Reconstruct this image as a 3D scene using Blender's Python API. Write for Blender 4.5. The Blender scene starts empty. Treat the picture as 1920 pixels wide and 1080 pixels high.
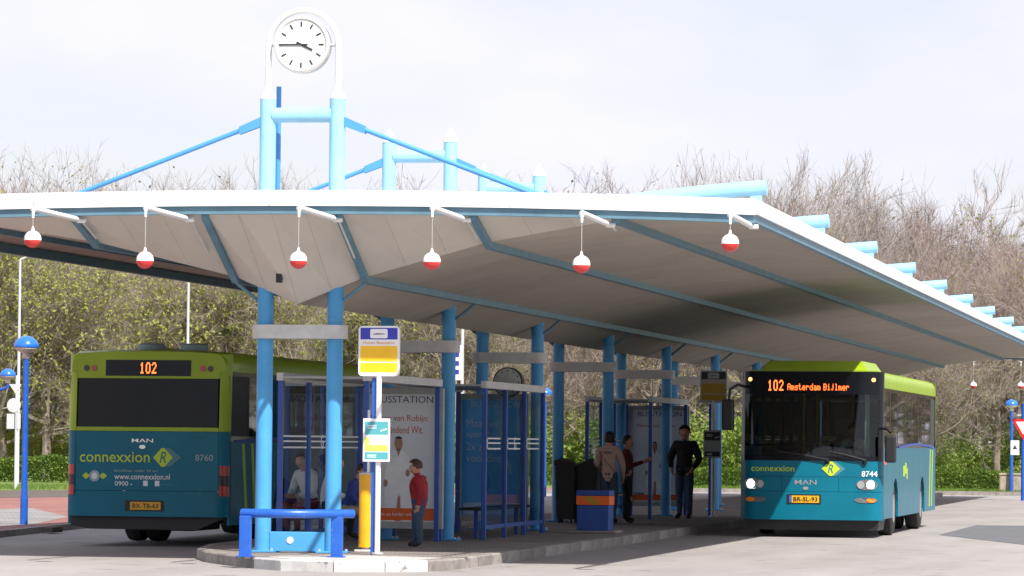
import bpy, bmesh, math, random
from mathutils import Vector, Matrix
D=bpy.data; SC=bpy.context.scene; COL=SC.collection
pi=math.pi; R=math.radians
# ---------------------------------------------------------------- camera
YAW,PITCH,ROLL,FPX,EYE=.18430,.03882,.00956,7482.4,1.6
CF=Vector((-math.sin(YAW)*math.cos(PITCH),math.cos(YAW)*math.cos(PITCH),math.sin(PITCH)))
_r=Vector((math.cos(YAW),math.sin(YAW),0)); _u=_r.cross(CF)
CR=_r*math.cos(ROLL)+_u*math.sin(ROLL); CU=-_r*math.sin(ROLL)+_u*math.cos(ROLL)
cam=D.objects.new('camera',D.cameras.new('camera')); COL.objects.link(cam)
cam.matrix_world=Matrix(((CR.x,CU.x,-CF.x,0),(CR.y,CU.y,-CF.y,0),(CR.z,CU.z,-CF.z,EYE),(0,0,0,1)))
cam.data.sensor_width=36; cam.data.lens=FPX/1920*36; cam.data.clip_start=.5; cam.data.clip_end=3000
SC.camera=cam
SC.render.resolution_x=1024; SC.render.resolution_y=576
def at(u,v,ax,val):
    d=CF+CR*((u-960)/FPX)+CU*((540-v)/FPX); o=Vector((0,0,EYE))
    return o+d*((val-o[ax])/d[ax])
# ---------------------------------------------------------------- light
LDIR=Vector((-.54,.69,-1)).normalized()
SUN_EL=math.asin(-LDIR.z); SUN_AZ=math.atan2(-LDIR.x,-LDIR.y)
W=D.worlds.new('World'); SC.world=W; W.use_nodes=True
nt=W.node_tree; nt.nodes.clear()
out=nt.nodes.new('ShaderNodeOutputWorld'); bg=nt.nodes.new('ShaderNodeBackground'); sky=nt.nodes.new('ShaderNodeTexSky')
sky.sky_type='NISHITA'; sky.sun_disc=False; sky.sun_elevation=SUN_EL; sky.sun_rotation=SUN_AZ; sky.air_density=1.2; sky.dust_density=.6
tc=nt.nodes.new('ShaderNodeTexCoord'); mp=nt.nodes.new('ShaderNodeMapping'); mp.inputs['Scale'].default_value=(3,3,7)
nz=nt.nodes.new('ShaderNodeTexNoise'); nz.inputs['Scale'].default_value=2.6; nz.inputs['Detail'].default_value=7; nz.inputs['Roughness'].default_value=.55
rp=nt.nodes.new('ShaderNodeValToRGB'); rp.color_ramp.elements[0].position=.40; rp.color_ramp.elements[1].position=.66
rp.color_ramp.elements[0].color=(.62,.62,.62,1); rp.color_ramp.elements[1].color=(.97,.97,.97,1)
mx=nt.nodes.new('ShaderNodeMix'); mx.data_type='RGBA'
mx.inputs['B'].default_value=(8.9,8.75,10.2,1)
nt.links.new(tc.outputs['Generated'],mp.inputs['Vector']); nt.links.new(mp.outputs[0],nz.inputs['Vector'])
nt.links.new(nz.outputs['Fac'],rp.inputs['Fac']); nt.links.new(rp.outputs['Color'],mx.inputs['Factor'])
nt.links.new(sky.outputs['Color'],mx.inputs['A']); nt.links.new(mx.outputs['Result'],bg.inputs['Color'])
bg.inputs['Strength'].default_value=.076
nt.links.new(bg.outputs[0],out.inputs['Surface'])
sl=D.lights.new('sun','SUN'); sl.energy=4.8; sl.angle=R(.6); sl.color=(1,.955,.88)
so=D.objects.new('sun',sl); COL.objects.link(so); so.rotation_euler=LDIR.to_track_quat('-Z','Y').to_euler(); so.location=(0,0,60)
SC.view_settings.view_transform='Standard'; SC.view_settings.look='None'; SC.view_settings.gamma=1; SC.view_settings.use_curve_mapping=False
SC.view_settings.exposure=.55
SC.render.engine='CYCLES'
try: SC.cycles.max_bounces=6; SC.cycles.transparent_max_bounces=24; SC.cycles.sample_clamp_indirect=4
except Exception: pass
# ---------------------------------------------------------------- materials
MATS={}
def mat(name,col,rough=.6,metal=0,var=.0,scale=3,bump=0,bscale=None,col2=None,spec=.5,emit=None,coat=0,stretch=None,detail=4,rnd=0,wear=None):
    if name in MATS: return MATS[name]
    m=D.materials.new(name); m.use_nodes=True; n=m.node_tree; b=n.nodes['Principled BSDF']
    b.inputs['Base Color'].default_value=(*col,1); b.inputs['Roughness'].default_value=rough; b.inputs['Metallic'].default_value=metal
    b.inputs['Specular IOR Level'].default_value=spec; b.inputs['Coat Weight'].default_value=coat
    b.inputs['Coat Roughness'].default_value=.08
    if emit: b.inputs['Emission Color'].default_value=(*emit[0],1); b.inputs['Emission Strength'].default_value=emit[1]
    if var or col2:
        t=n.nodes.new('ShaderNodeTexCoord'); q=n.nodes.new('ShaderNodeTexNoise'); q.inputs['Scale'].default_value=scale; q.inputs['Detail'].default_value=detail; q.inputs['Roughness'].default_value=.62
        src=t.outputs['Object']
        if stretch:
            g=n.nodes.new('ShaderNodeMapping'); g.inputs['Scale'].default_value=stretch; n.links.new(src,g.inputs['Vector']); src=g.outputs[0]
        n.links.new(src,q.inputs['Vector'])
        r=n.nodes.new('ShaderNodeValToRGB'); r.color_ramp.elements[0].position=.3; r.color_ramp.elements[1].position=.7
        c2=col2 if col2 else tuple(min(1,c*(1+var)) for c in col); c1=col if col2 else tuple(c*(1-var) for c in col)
        r.color_ramp.elements[0].color=(*c1,1); r.color_ramp.elements[1].color=(*c2,1)
        n.links.new(q.outputs['Fac'],r.inputs['Fac']); n.links.new(r.outputs['Color'],b.inputs['Base Color'])
    bc=b.inputs['Base Color']
    def mul(node_out,fac,blend='MULTIPLY'):
        x=n.nodes.new('ShaderNodeMix'); x.data_type='RGBA'; x.blend_type=blend; x.inputs['Factor'].default_value=fac
        if bc.links: n.links.new(bc.links[0].from_socket,x.inputs['A'])
        else: x.inputs['A'].default_value=bc.default_value[:]
        n.links.new(node_out,x.inputs['B']); n.links.new(x.outputs['Result'],bc); return x
    if rnd:
        oi=n.nodes.new('ShaderNodeObjectInfo'); r=n.nodes.new('ShaderNodeValToRGB'); r.color_ramp.elements[0].color=(1-rnd,)*3+(1,); r.color_ramp.elements[1].color=(1,1,1,1)
        n.links.new(oi.outputs['Random'],r.inputs['Fac']); mul(r.outputs['Color'],1)
    if wear:
        # scuffs and specks with a shape of their own: (colour, scale, threshold)
        t=n.nodes.new('ShaderNodeTexCoord'); q=n.nodes.new('ShaderNodeTexNoise'); q.inputs['Scale'].default_value=wear[1]; q.inputs['Detail'].default_value=9; q.inputs['Roughness'].default_value=.7
        r=n.nodes.new('ShaderNodeValToRGB'); r.color_ramp.elements[0].position=wear[2]; r.color_ramp.elements[1].position=wear[2]+.05; r.color_ramp.elements[0].color=(0,0,0,1)
        rr=n.nodes.new('ShaderNodeRGB'); rr.outputs[0].default_value=(*wear[0],1)
        n.links.new(t.outputs['Object'],q.inputs['Vector']); n.links.new(q.outputs['Fac'],r.inputs['Fac']); x=mul(rr.outputs[0],.5,'MIX'); n.links.new(r.outputs['Color'],x.inputs['Factor'])
    if bump:
        t=n.nodes.new('ShaderNodeTexCoord'); q=n.nodes.new('ShaderNodeTexNoise'); q.inputs['Scale'].default_value=bscale or scale*8; q.inputs['Detail'].default_value=3
        bb=n.nodes.new('ShaderNodeBump'); bb.inputs['Strength'].default_value=bump; bb.inputs['Distance'].default_value=.02
        n.links.new(t.outputs['Object'],q.inputs['Vector']); n.links.new(q.outputs['Fac'],bb.inputs['Height']); n.links.new(bb.outputs[0],b.inputs['Normal'])
    MATS[name]=m; return m
def glass(name,tint,trans,rough=.02,ior=1.5):
    if name in MATS: return MATS[name]
    m=D.materials.new(name); m.use_nodes=True; n=m.node_tree; n.nodes.clear()
    o=n.nodes.new('ShaderNodeOutputMaterial'); t=n.nodes.new('ShaderNodeBsdfTransparent'); t.inputs[0].default_value=(*[c*trans for c in tint],1)
    g=n.nodes.new('ShaderNodeBsdfGlossy'); g.inputs['Roughness'].default_value=rough; g.inputs[0].default_value=(1,1,1,1)
    f=n.nodes.new('ShaderNodeFresnel'); f.inputs[0].default_value=ior; s=n.nodes.new('ShaderNodeMixShader')
    ge=n.nodes.new('ShaderNodeNewGeometry'); iv=n.nodes.new('ShaderNodeMath'); iv.operation='SUBTRACT'; iv.inputs[0].default_value=1; mu=n.nodes.new('ShaderNodeMath'); mu.operation='MULTIPLY'; n.links.new(ge.outputs['Backfacing'],iv.inputs[1]); n.links.new(f.outputs[0],mu.inputs[0]); n.links.new(iv.outputs[0],mu.inputs[1])
    n.links.new(mu.outputs[0],s.inputs[0]); n.links.new(t.outputs[0],s.inputs[1]); n.links.new(g.outputs[0],s.inputs[2]); n.links.new(s.outputs[0],o.inputs[0])
    MATS[name]=m; return m
def leafmat(name,c1,c2,tr=.35):
    m=D.materials.new(name); m.use_nodes=True; n=m.node_tree; b=n.nodes['Principled BSDF']
    t=n.nodes.new('ShaderNodeTexCoord'); q=n.nodes.new('ShaderNodeTexNoise'); q.inputs['Scale'].default_value=1.6; q.inputs['Detail'].default_value=5
    r=n.nodes.new('ShaderNodeValToRGB'); r.color_ramp.elements[0].position=.34; r.color_ramp.elements[1].position=.66
    r.color_ramp.elements[0].color=(*c1,1); r.color_ramp.elements[1].color=(*c2,1)
    n.links.new(t.outputs['Object'],q.inputs['Vector']); n.links.new(q.outputs['Fac'],r.inputs['Fac']); n.links.new(r.outputs['Color'],b.inputs['Base Color'])
    b.inputs['Roughness'].default_value=.55; b.inputs['Specular IOR Level'].default_value=.25
    tl=n.nodes.new('ShaderNodeBsdfTranslucent'); n.links.new(r.outputs['Color'],tl.inputs[0]); s=n.nodes.new('ShaderNodeMixShader'); s.inputs[0].default_value=tr
    o=n.nodes['Material Output']; n.links.new(b.outputs[0],s.inputs[1]); n.links.new(tl.outputs[0],s.inputs[2]); n.links.new(s.outputs[0],o.inputs[0])
    MATS[name]=m; return m
def brickmat(name,c1,c2,mortar,scale,bw=.5,rh=.25,rough=.85,ms=.02):
    m=D.materials.new(name); m.use_nodes=True; n=m.node_tree; b=n.nodes['Principled BSDF']
    t=n.nodes.new('ShaderNodeTexCoord'); k=n.nodes.new('ShaderNodeTexBrick'); k.inputs['Scale'].default_value=scale
    k.inputs['Color1'].default_value=(*c1,1); k.inputs['Color2'].default_value=(*c2,1); k.inputs['Mortar'].default_value=(*mortar,1); k.inputs['Mortar Size'].default_value=ms
    k.inputs['Brick Width'].default_value=bw; k.inputs['Row Height'].default_value=rh
    q=n.nodes.new('ShaderNodeTexNoise'); q.inputs['Scale'].default_value=.9; q.inputs['Detail'].default_value=6
    x=n.nodes.new('ShaderNodeMix'); x.data_type='RGBA'; x.blend_type='MULTIPLY'; x.inputs['Factor'].default_value=.7
    rr=n.nodes.new('ShaderNodeValToRGB'); rr.color_ramp.elements[0].position=.3; rr.color_ramp.elements[0].color=(.55,.53,.5,1); rr.color_ramp.elements[1].position=.65
    n.links.new(t.outputs['Object'],k.inputs['Vector']); n.links.new(t.outputs['Object'],q.inputs['Vector']); n.links.new(q.outputs['Fac'],rr.inputs['Fac'])
    n.links.new(k.outputs['Color'],x.inputs['A']); n.links.new(rr.outputs['Color'],x.inputs['B']); n.links.new(x.outputs['Result'],b.inputs['Base Color']); b.inputs['Roughness'].default_value=rough
    MATS[name]=m; return m
M=MATS
mat('roadm',(.265,.245,.235),.85,0,col2=(.355,.325,.312),scale=.5,bump=.25,bscale=60,detail=12,stretch=(1.6,.35,1),wear=((.19,.175,.17),1.1,.585))
mat('asphalt',(.13,.13,.14),.9,0,var=.25,scale=2.5,bump=.4,bscale=80,detail=8)
mat('kerb',(.31,.28,.255),.85,0,var=.25,scale=4,rnd=.35,wear=((.12,.105,.095),9,.60),bump=.3,bscale=50)
mat('kerbwhite',(.56,.55,.54),.8,0,var=.16,scale=5,rnd=.2,wear=((.2,.18,.17),8,.60),bump=.2,bscale=40)
mat('slab',(.50,.48,.45),.85,0,wear=((.22,.19,.17),5,.60),var=.2,scale=2.2,bump=.2,bscale=50)
brickmat('paving',(.33,.285,.26),(.26,.23,.215),(.09,.085,.08),1.6)
brickmat('greytile',(.33,.31,.30),(.27,.26,.25),(.16,.15,.14),1.6)
brickmat('redbrick',(.36,.15,.12),(.30,.12,.10),(.17,.11,.09),2.4)
mat('soil',(.10,.08,.065),.95,0,var=.4,scale=3)
mat('grassm',(.10,.17,.035),.9,0,col2=(.20,.27,.07),scale=1.2,bump=.5,bscale=30)
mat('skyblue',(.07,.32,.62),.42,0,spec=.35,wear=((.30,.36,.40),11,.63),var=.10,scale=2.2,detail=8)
mat('litblue',(.30,.60,.80),.4,0,var=.10,scale=2.5,detail=8)  # steel above the roof, paler: the stronger light there put into the colour
mat('stayblue',(.075,.30,.66),.38,0,var=.08,scale=2)
mat('ribblue',(.105,.215,.29),.5,0,var=.14,scale=3)
mat('royal',(.018,.075,.33),.40,0,wear=((.12,.14,.2),12,.62),var=.18,scale=4,detail=8)
mat('railblue',(.014,.10,.46),.36,0,wear=((.16,.19,.26),12,.61),var=.14,scale=4,detail=8)
mat('white',(.80,.80,.80),.42,0,var=.05,scale=3)
mat('fascia',(.80,.80,.79),.5,0,col2=(.70,.70,.69),scale=.8,stretch=(1,1,4))
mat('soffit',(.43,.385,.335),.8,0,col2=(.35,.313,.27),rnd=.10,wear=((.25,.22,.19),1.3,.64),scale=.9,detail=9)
mat('soffitlit',(.60,.565,.51),.8,0,col2=(.52,.485,.435),rnd=.05,scale=.9,detail=9)  # end boards lighter: bounce from the sunlit road put into the colour
mat('deck',(.5,.5,.5),.8,0,var=.12,scale=2)
mat('tiegrey',(.55,.545,.53),.55,0,var=.10,scale=5)
mat('greymetal',(.38,.39,.38),.45,.0,var=.1,scale=6)
mat('galv',(.55,.56,.57),.4,.3,var=.08,scale=8)
mat('black',(.012,.012,.014),.5,0,var=.2,scale=5)
mat('rubber',(.018,.018,.019),.75,0,var=.25,scale=9)
mat('dark',(.03,.032,.035),.6)
mat('ballred',(.62,.045,.04),.3,0,var=.08,scale=6); mat('ballwhite',(.82,.82,.80),.3)
mat('yellow',(.90,.52,.01),.4,0,var=.05,scale=5); mat('yellowpost',(.86,.42,.008),.42,0,wear=((.4,.24,.06),10,.62),var=.08,scale=5)
mat('signblue',(.03,.04,.42),.4); mat('orangetext',(.80,.28,.02),.5)
mat('teal',(.001,.145,.22),.36,0,var=.10,scale=1.5,coat=.08,spec=.22,wear=((.03,.12,.15),5,.64)); mat('tealprint',(.08,.36,.40),.5); mat('limeprint',(.58,.72,.10),.5)
mat('lime',(.31,.45,.015),.36,0,var=.08,scale=1.5,coat=.12,spec=.3); mat('rooftop',(.17,.20,.11),.7,0,var=.2,scale=2); mat('limedecal',(.50,.66,.03),.45)
mat('blackglass',(.006,.007,.010),.09,0,spec=.22); mat('whitedecal',(.75,.77,.78),.5); mat('greydecal',(.32,.42,.46),.5); mat('greydiamond',(.07,.22,.26),.5)
mat('chrome',(.6,.6,.6),.2,.9); mat('tail',(.45,.012,.012),.25,coat=.5); mat('taildark',(.05,.012,.012),.2); mat('amber',(.75,.22,.02),.25)
mat('led',(.1,.02,.0),.5,emit=((1,.16,.03),2.6)); mat('headlamp',(.9,.9,.9),.1,emit=((1,.96,.85),7)); mat('marker',(.8,.3,.05),.3,emit=((1,.4,.1),2.2)); mat('markred',(.8,.05,.03),.3,emit=((1,.08,.04),1.2))
mat('plate',(.75,.38,.01),.45); mat('euroblue',(.05,.10,.40),.5); mat('lens',(.16,.17,.18),.12,.3)
mat('seat',(.025,.05,.09),.85,0,var=.3,scale=12); mat('busblue',(.008,.05,.36),.4)
mat('posterwhite',(.66,.69,.72),.4,0,col2=(.74,.76,.78),scale=.8); mat('posterblue',(.02,.27,.72),.35,0,col2=(.08,.42,.85),scale=1.1); mat('postertext',(.55,.10,.03),.5); mat('posterdark',(.05,.055,.07),.5); mat('posterorange',(.75,.12,.015),.45); mat('robe',(.84,.84,.84),.6,0,var=.08,scale=6); mat('bluetext',(.42,.58,.80),.5)
mat('skin',(.52,.27,.18),.55,0,var=.06,scale=20); mat('printskin',(.42,.22,.15),.6); mat('hairbrown',(.055,.026,.014),.6,0,var=.35,scale=40); mat('hairdark',(.014,.009,.008),.6,0,var=.3,scale=40)
mat('redjacket',(.30,.010,.018),.75,0,var=.18,scale=14,bump=.4,bscale=35); mat('jeans',(.045,.075,.13),.85,0,var=.3,scale=14,bump=.4,bscale=35); mat('blueshirt',(.03,.05,.24),.85,0,var=.2,scale=12,bump=.3,bscale=30); mat('khaki',(.36,.29,.20),.85,0,var=.15,scale=12,bump=.3,bscale=30)
mat('pinkjacket',(.55,.38,.32),.8,0,var=.14,scale=10,bump=.4,bscale=30); mat('strap',(.35,.13,.10),.8); mat('blackcloth',(.014,.014,.018),.85,0,var=.3,scale=12,bump=.3,bscale=30); mat('whiteshirt',(.62,.63,.64),.8,0,var=.08,scale=12,bump=.3,bscale=30); mat('shoe',(.02,.018,.018),.6); mat('wine',(.12,.012,.02),.8,0,var=.2,scale=12)
mat('eye',(.01,.008,.007),.2)
mat('binblue',(.014,.07,.30),.45,0,var=.14,scale=6); mat('binorange',(.85,.14,.012),.45); mat('binstripe',(.42,.26,.01),.5)
mat('lampwhite',(.75,.72,.62),.3); mat('domeblue',(.02,.16,.66),.25,0,var=.05,scale=4,coat=.3); mat('lampclear',(.62,.60,.52),.25)
mat('signback',(.62,.64,.66),.45,.2); mat('signred',(.62,.02,.03),.4); mat('stonepl',(.33,.27,.21),.9,0,var=.25,scale=5,bump=.5,bscale=25)
mat('bark',(.20,.16,.13),.95,0,col2=(.30,.25,.21),scale=6,bump=.6,bscale=25,stretch=(1,1,.2)); mat('twigbrown',(.27,.22,.185),.9,0,var=.25,scale=1.3); mat('twigpink',(.27,.212,.19),.9,0,var=.22,scale=1.3); mat('twiggrey',(.34,.30,.275),.9); mat('barkpale',(.20,.17,.14),.9,0,var=.3,scale=5)
leafmat('leafyellow',(.28,.33,.06),(.46,.47,.13),.45); leafmat('leafgreen',(.17,.27,.05),(.32,.40,.09),.42); leafmat('hedgeleaf',(.09,.17,.03),(.20,.28,.05),.35); leafmat('budbrown',(.30,.22,.13),(.42,.34,.16))
glass('shelterglass',(.84,.90,.92),.92,ior=1.13); glass('windscreen',(.72,.80,.80),.85); glass('sideglass',(.42,.50,.48),.35)
# ---------------------------------------------------------------- helpers
def rloc(o):
    v=Vector((0,0,0))
    while o is not None: v+=o.location; o=o.parent
    return v
def tag(o,label=None,cat=None,group=None,kind=None):
    if label: o['label']=label
    if cat: o['category']=cat
    if group: o['group']=group
    if kind: o['kind']=kind
    return o
def thing(name,label,cat,loc=(0,0,0),rz=0,group=None):
    o=D.objects.new(name,None); COL.objects.link(o); o.location=loc; o.rotation_euler=(0,0,rz); o.empty_display_size=.2
    return tag(o,label,cat,group)
class MB:
    def __init__(s): s.v=[]; s.f=[]; s.m=[]; s.mi=0
    def add(s,vs,fs):
        n=len(s.v); s.v+=[tuple(x) for x in vs]; s.f+=[tuple(i+n for i in f) for f in fs]; s.m+=[s.mi]*len(fs); return s
    def box(s,x0,x1,y0,y1,z0,z1):
        return s.add([(x0,y0,z0),(x1,y0,z0),(x1,y1,z0),(x0,y1,z0),(x0,y0,z1),(x1,y0,z1),(x1,y1,z1),(x0,y1,z1)],[(0,3,2,1),(4,5,6,7),(0,1,5,4),(1,2,6,5),(2,3,7,6),(3,0,4,7)])
    def hexa(s,bot,top): return s.add(list(bot)+list(top),[(0,3,2,1),(4,5,6,7),(0,1,5,4),(1,2,6,5),(2,3,7,6),(3,0,4,7)])
    def cbox(s,x0,x1,y0,y1,z0,z1,b=.01):
        bm=bmesh.new(); vs=[bm.verts.new(c) for c in [(x0,y0,z0),(x1,y0,z0),(x1,y1,z0),(x0,y1,z0),(x0,y0,z1),(x1,y0,z1),(x1,y1,z1),(x0,y1,z1)]]
        for f in [(0,3,2,1),(4,5,6,7),(0,1,5,4),(1,2,6,5),(2,3,7,6),(3,0,4,7)]: bm.faces.new([vs[i] for i in f])
        bmesh.ops.bevel(bm,geom=bm.edges[:],offset=b,segments=2,affect='EDGES',profile=.6)
        bm.verts.index_update(); s.add([v.co[:] for v in bm.verts],[[v.index for v in f.verts] for f in bm.faces]); bm.free(); return s
    def cyl(s,p0,p1,r0,r1=None,n=16,caps=True):
        r1=r0 if r1 is None else r1; p0=Vector(p0); p1=Vector(p1); d=(p1-p0).normalized()
        a=d.orthogonal().normalized() if abs(d.z)<.999 else Vector((1,0,0)); b=d.cross(a)
        vs=[]
        for p,r in ((p0,r0),(p1,r1)):
            for i in range(n): t=2*pi*i/n; vs.append(p+(a*math.cos(t)+b*math.sin(t))*r)
        fs=[(i,(i+1)%n,n+(i+1)%n,n+i) for i in range(n)]
        if caps: fs+=[tuple(range(n-1,-1,-1)),tuple(range(n,2*n))]
        return s.add(vs,fs)
    def tube(s,pts,r,n=10,caps=True):
        pts=[Vector(p) for p in pts]; k=len(pts); rs=r if isinstance(r,(list,tuple)) else [r]*k
        vs=[]; a=None
        for i,p in enumerate(pts):
            d=(pts[min(i+1,k-1)]-pts[max(i-1,0)]).normalized()
            if a is None: a=d.orthogonal().normalized()
            a=(a-d*a.dot(d)).normalized(); b=d.cross(a)
            for j in range(n): t=2*pi*j/n; vs.append(p+(a*math.cos(t)+b*math.sin(t))*rs[i])
        fs=[(i*n+j,i*n+(j+1)%n,(i+1)*n+(j+1)%n,(i+1)*n+j) for i in range(k-1) for j in range(n)]
        if caps: fs+=[tuple(range(n-1,-1,-1)),tuple(range((k-1)*n,k*n))]
        return s.add(vs,fs)
    def lathe(s,c,prof,n=24,z0=0):
        # prof: list of (r,z) about the vertical through c
        c=Vector(c); vs=[]; k=len(prof)
        for r,z in prof:
            for j in range(n): t=2*pi*j/n; vs.append((c.x+r*math.cos(t),c.y+r*math.sin(t),c.z+z))
        fs=[(i*n+j,i*n+(j+1)%n,(i+1)*n+(j+1)%n,(i+1)*n+j) for i in range(k-1) for j in range(n)]
        if prof[0][0]>1e-4: fs.append(tuple(range(n-1,-1,-1)))
        if prof[-1][0]>1e-4: fs.append(tuple(range((k-1)*n,k*n)))
        return s.add(vs,fs)
    def prism(s,poly,axis,a,b):
        # poly in the two other axes (cyclic order), extruded along axis from a to b
        def P(p,t): return {2:(p[0],p[1],t),0:(t,p[0],p[1]),1:(p[0],t,p[1])}[axis]
        n=len(poly); vs=[P(p,a) for p in poly]+[P(p,b) for p in poly]
        return s.add(vs,[tuple(range(n-1,-1,-1)),tuple(range(n,2*n))]+[(i,(i+1)%n,n+(i+1)%n,n+i) for i in range(n)])
    def sheet(s,pts): return s.add(pts,[tuple(range(len(pts)))])
    def mesh(s,name,mats,smooth=False,fixn=True,angle=None):
        me=D.meshes.new(name); me.from_pydata(s.v,[],s.f)
        for m in (mats if isinstance(mats,(list,tuple)) else [mats]): me.materials.append(M[m] if isinstance(m,str) else m)
        if len(me.materials)>1: me.polygons.foreach_set('material_index',s.m)
        if fixn:
            bm=bmesh.new(); bm.from_mesh(me); bmesh.ops.recalc_face_normals(bm,faces=bm.faces[:]); bm.to_mesh(me); bm.free()
        if smooth:
            me.polygons.foreach_set('use_smooth',[True]*len(me.polygons))
            me.update()
            try: me.set_sharp_from_angle(angle=R(angle or 40))
            except Exception: pass
        me.update(); return me
    def build(s,name,mats,parent=None,smooth=False,world=True,fixn=True):
        if parent is not None and world:
            l=rloc(parent); s.v=[(x-l.x,y-l.y,z-l.z) for x,y,z in s.v]
        o=D.objects.new(name,s.mesh(name,mats,smooth,fixn)); COL.objects.link(o); o.parent=parent; return o
def inst(src,parent,loc=(0,0,0),rz=0,name=None):
    c=src.copy(); COL.objects.link(c); c.parent=parent; c.location=loc; c.rotation_euler=(0,0,rz); return c
def copy_tree(o,parent=None):
    c=o.copy(); COL.objects.link(c); c.parent=parent
    for ch in list(o.children): copy_tree(ch,c)
    return c
_tc={}
def textdata(s,shear=0,off=0):
    k=(s,shear,off)
    if k not in _tc:
        cu=D.curves.new('t','FONT'); cu.body=s; cu.size=1; cu.align_x='CENTER'; cu.align_y='CENTER'; cu.shear=shear; cu.offset=off; cu.resolution_u=3
        o=D.objects.new('t',cu); COL.objects.link(o); bpy.context.view_layer.update()
        me=D.meshes.new_from_object(o.evaluated_get(bpy.context.evaluated_depsgraph_get()))
        vs=[(v.co.x,v.co.y) for v in me.vertices]; fs=[tuple(p.vertices) for p in me.polygons]
        D.objects.remove(o); D.curves.remove(cu); D.meshes.remove(me)
        xs=[a for a,b in vs]; ys=[b for a,b in vs]; cx=(min(xs)+max(xs))/2; cy=(min(ys)+max(ys))/2
        _tc[k]=([(a-cx,b-cy) for a,b in vs],fs,max(xs)-min(xs),max(ys)-min(ys))
    return _tc[k]
def text(s,width,height,fn,off=.0,shear=0,mb=None):
    # fn maps (a,b) offsets in metres to a 3-D point
    vs,fs,w,h=textdata(s,shear,off); b=mb or MB(); b.add([fn(a*width/w,c*height/h) for a,c in vs],fs); return b
# ================================================================ SETTING
b=MB(); b.sheet([(-700,-60,-.02),(700,-60,-.02),(700,1200,-.02),(-700,1200,-.02)]); tag(b.build('ground','grassm'),kind='structure')
b=MB(); b.sheet([(-26,-20,0),(40,-20,0),(40,134,0),(-26,134,0)]); tag(b.build('road','roadm'),kind='structure')
CX=-12.33
# platform island
PL=[(-9.85,128.5),(-9.85,50.6),(-9.87,49.2),(-10.05,48.45),(-10.5,48.0),(-11.1,47.78),(-11.8,47.9),(-12.3,48.55),(-12.9,49.6),(-13.55,50.9),(-14.1,52.5),(-14.5,54.6),(-14.62,57.5),(-14.62,128.5)]
KH=.14; KW=.16
def inset(poly,d):
    n=len(poly); r=[]
    for i in range(n):
        p=Vector(poly[i]); a=(p-Vector(poly[i-1])).normalized(); c=(Vector(poly[(i+1)%n])-p).normalized()
        na=Vector((a.y,-a.x)); nc=Vector((c.y,-c.x)); m=(na+nc).normalized(); r.append(tuple(p+m*(d/max(.3,m.dot(na)))))
    return r
# orientation: clockwise seen from above -> right-hand normal points inward
INN=inset(PL,KW)
b=MB(); b.prism(INN,2,.002,KH-.004); plat=tag(b.build('platform','paving'),kind='structure')
# kerb stones, one by one
def kstone(p,q,pi_,qi,m,g=.006):
    p,q,pi_,qi=[Vector(x) for x in(p,q,pi_,qi)]; d=(q-p).normalized()*g; p+=d; pi_+=d; q-=d; qi-=d
    k=MB(); c=.018
    k.hexa([(*p,0.),(*q,0.),(*qi,0.),(*pi_,0.)],[(*p,KH-c),(*q,KH-c),(*qi,KH-c),(*pi_,KH-c)])
    ip=p+(pi_-p)*.12; iq=q+(qi-q)*.12
    k.add([(*p,KH-c),(*q,KH-c),(*qi,KH-c),(*pi_,KH-c),(*ip,KH),(*iq,KH),(*qi,KH),(*pi_,KH)],[(0,1,5,4),(1,2,6,5),(2,3,7,6),(3,0,4,7),(4,5,6,7)])
    return k.build('kerb_stone',m,plat)
for s in range(1,12):
    p,q,a,c=PL[s],PL[s+1],INN[s],INN[s+1]
    L=(Vector(q)-Vector(p)).length; n=max(1,round(L/.9))
    for i in range(n):
        l=lambda A,B,t:tuple(Vector(A).lerp(Vector(B),t))
        kstone(l(p,q,i/n),l(p,q,(i+1)/n),l(a,c,i/n),l(a,c,(i+1)/n),'kerbwhite' if 3<=s<=6 else 'kerb')
ks=None
for X,sg in ((-9.85,-1),(-14.62,1)):
    ks=None; y=50.62 if sg<0 else 57.52
    while y<128.4:
        if ks is None: ks=kstone((X,y),(X,y+1),(X+sg*KW,y),(X+sg*KW,y+1),'kerb'); y0=y
        else: inst(ks,plat,(0,y-y0,0))
        y+=1
# pale concrete slab on the nose
b=MB(); ns=inset(PL,KW+.02)
poly=[ns[3],ns[4],ns[5],ns[6],ns[7],(-12.15,49.3),(-11.2,50.0),(-10.1,49.5)]
b.prism(poly,2,KH-.003,KH+.004); b.build('nose_slab','slab',plat)
# left pavement with its kerb
KL=[(-17.6,38),(-19.1,55),(-19.85,61.7),(-20.62,69.3),(-21.4,80),(-22.0,100),(-22.3,134)]
b=MB(); b.prism([(x-.18,y) for x,y in KL]+[(-120,134),(-120,38)],2,-.01,.10); pav=tag(b.build('pavement','redbrick'),kind='structure')
for i in range(len(KL)-1):
    p,q=Vector(KL[i]),Vector(KL[i+1]); n=max(1,round((q-p).length/1.2))
    for j in range(n):
        a=p.lerp(q,j/n); c=p.lerp(q,(j+1)/n); d=(c-a).normalized()*.006; a=a+d; c=c-d; k=MB()
        k.hexa([(a.x,a.y,0),(c.x,c.y,0),(c.x-.17,c.y,0),(a.x-.17,a.y,0)],[(a.x-.02,a.y,.104),(c.x-.02,c.y,.104),(c.x-.17,c.y,.104),(a.x-.17,a.y,.104)])
        k.build('kerb_stone','kerb',pav)
def onp(pts,z): return [tuple(at(u,v,2,.10).xy)+(z,) for u,v in pts]
b=MB(); b.sheet(onp([(-90,992),(60,984),(128,969),(60,953),(-90,957)],.104)); tag(b.build('tile_paving','greytile'),kind='structure')
b=MB(); b.sheet(onp([(-200,935),(0,933.5),(470,928),(470,917),(0,920),(-200,921)],.104)); tag(b.build('soil_strip','soil'),kind='structure')
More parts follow.
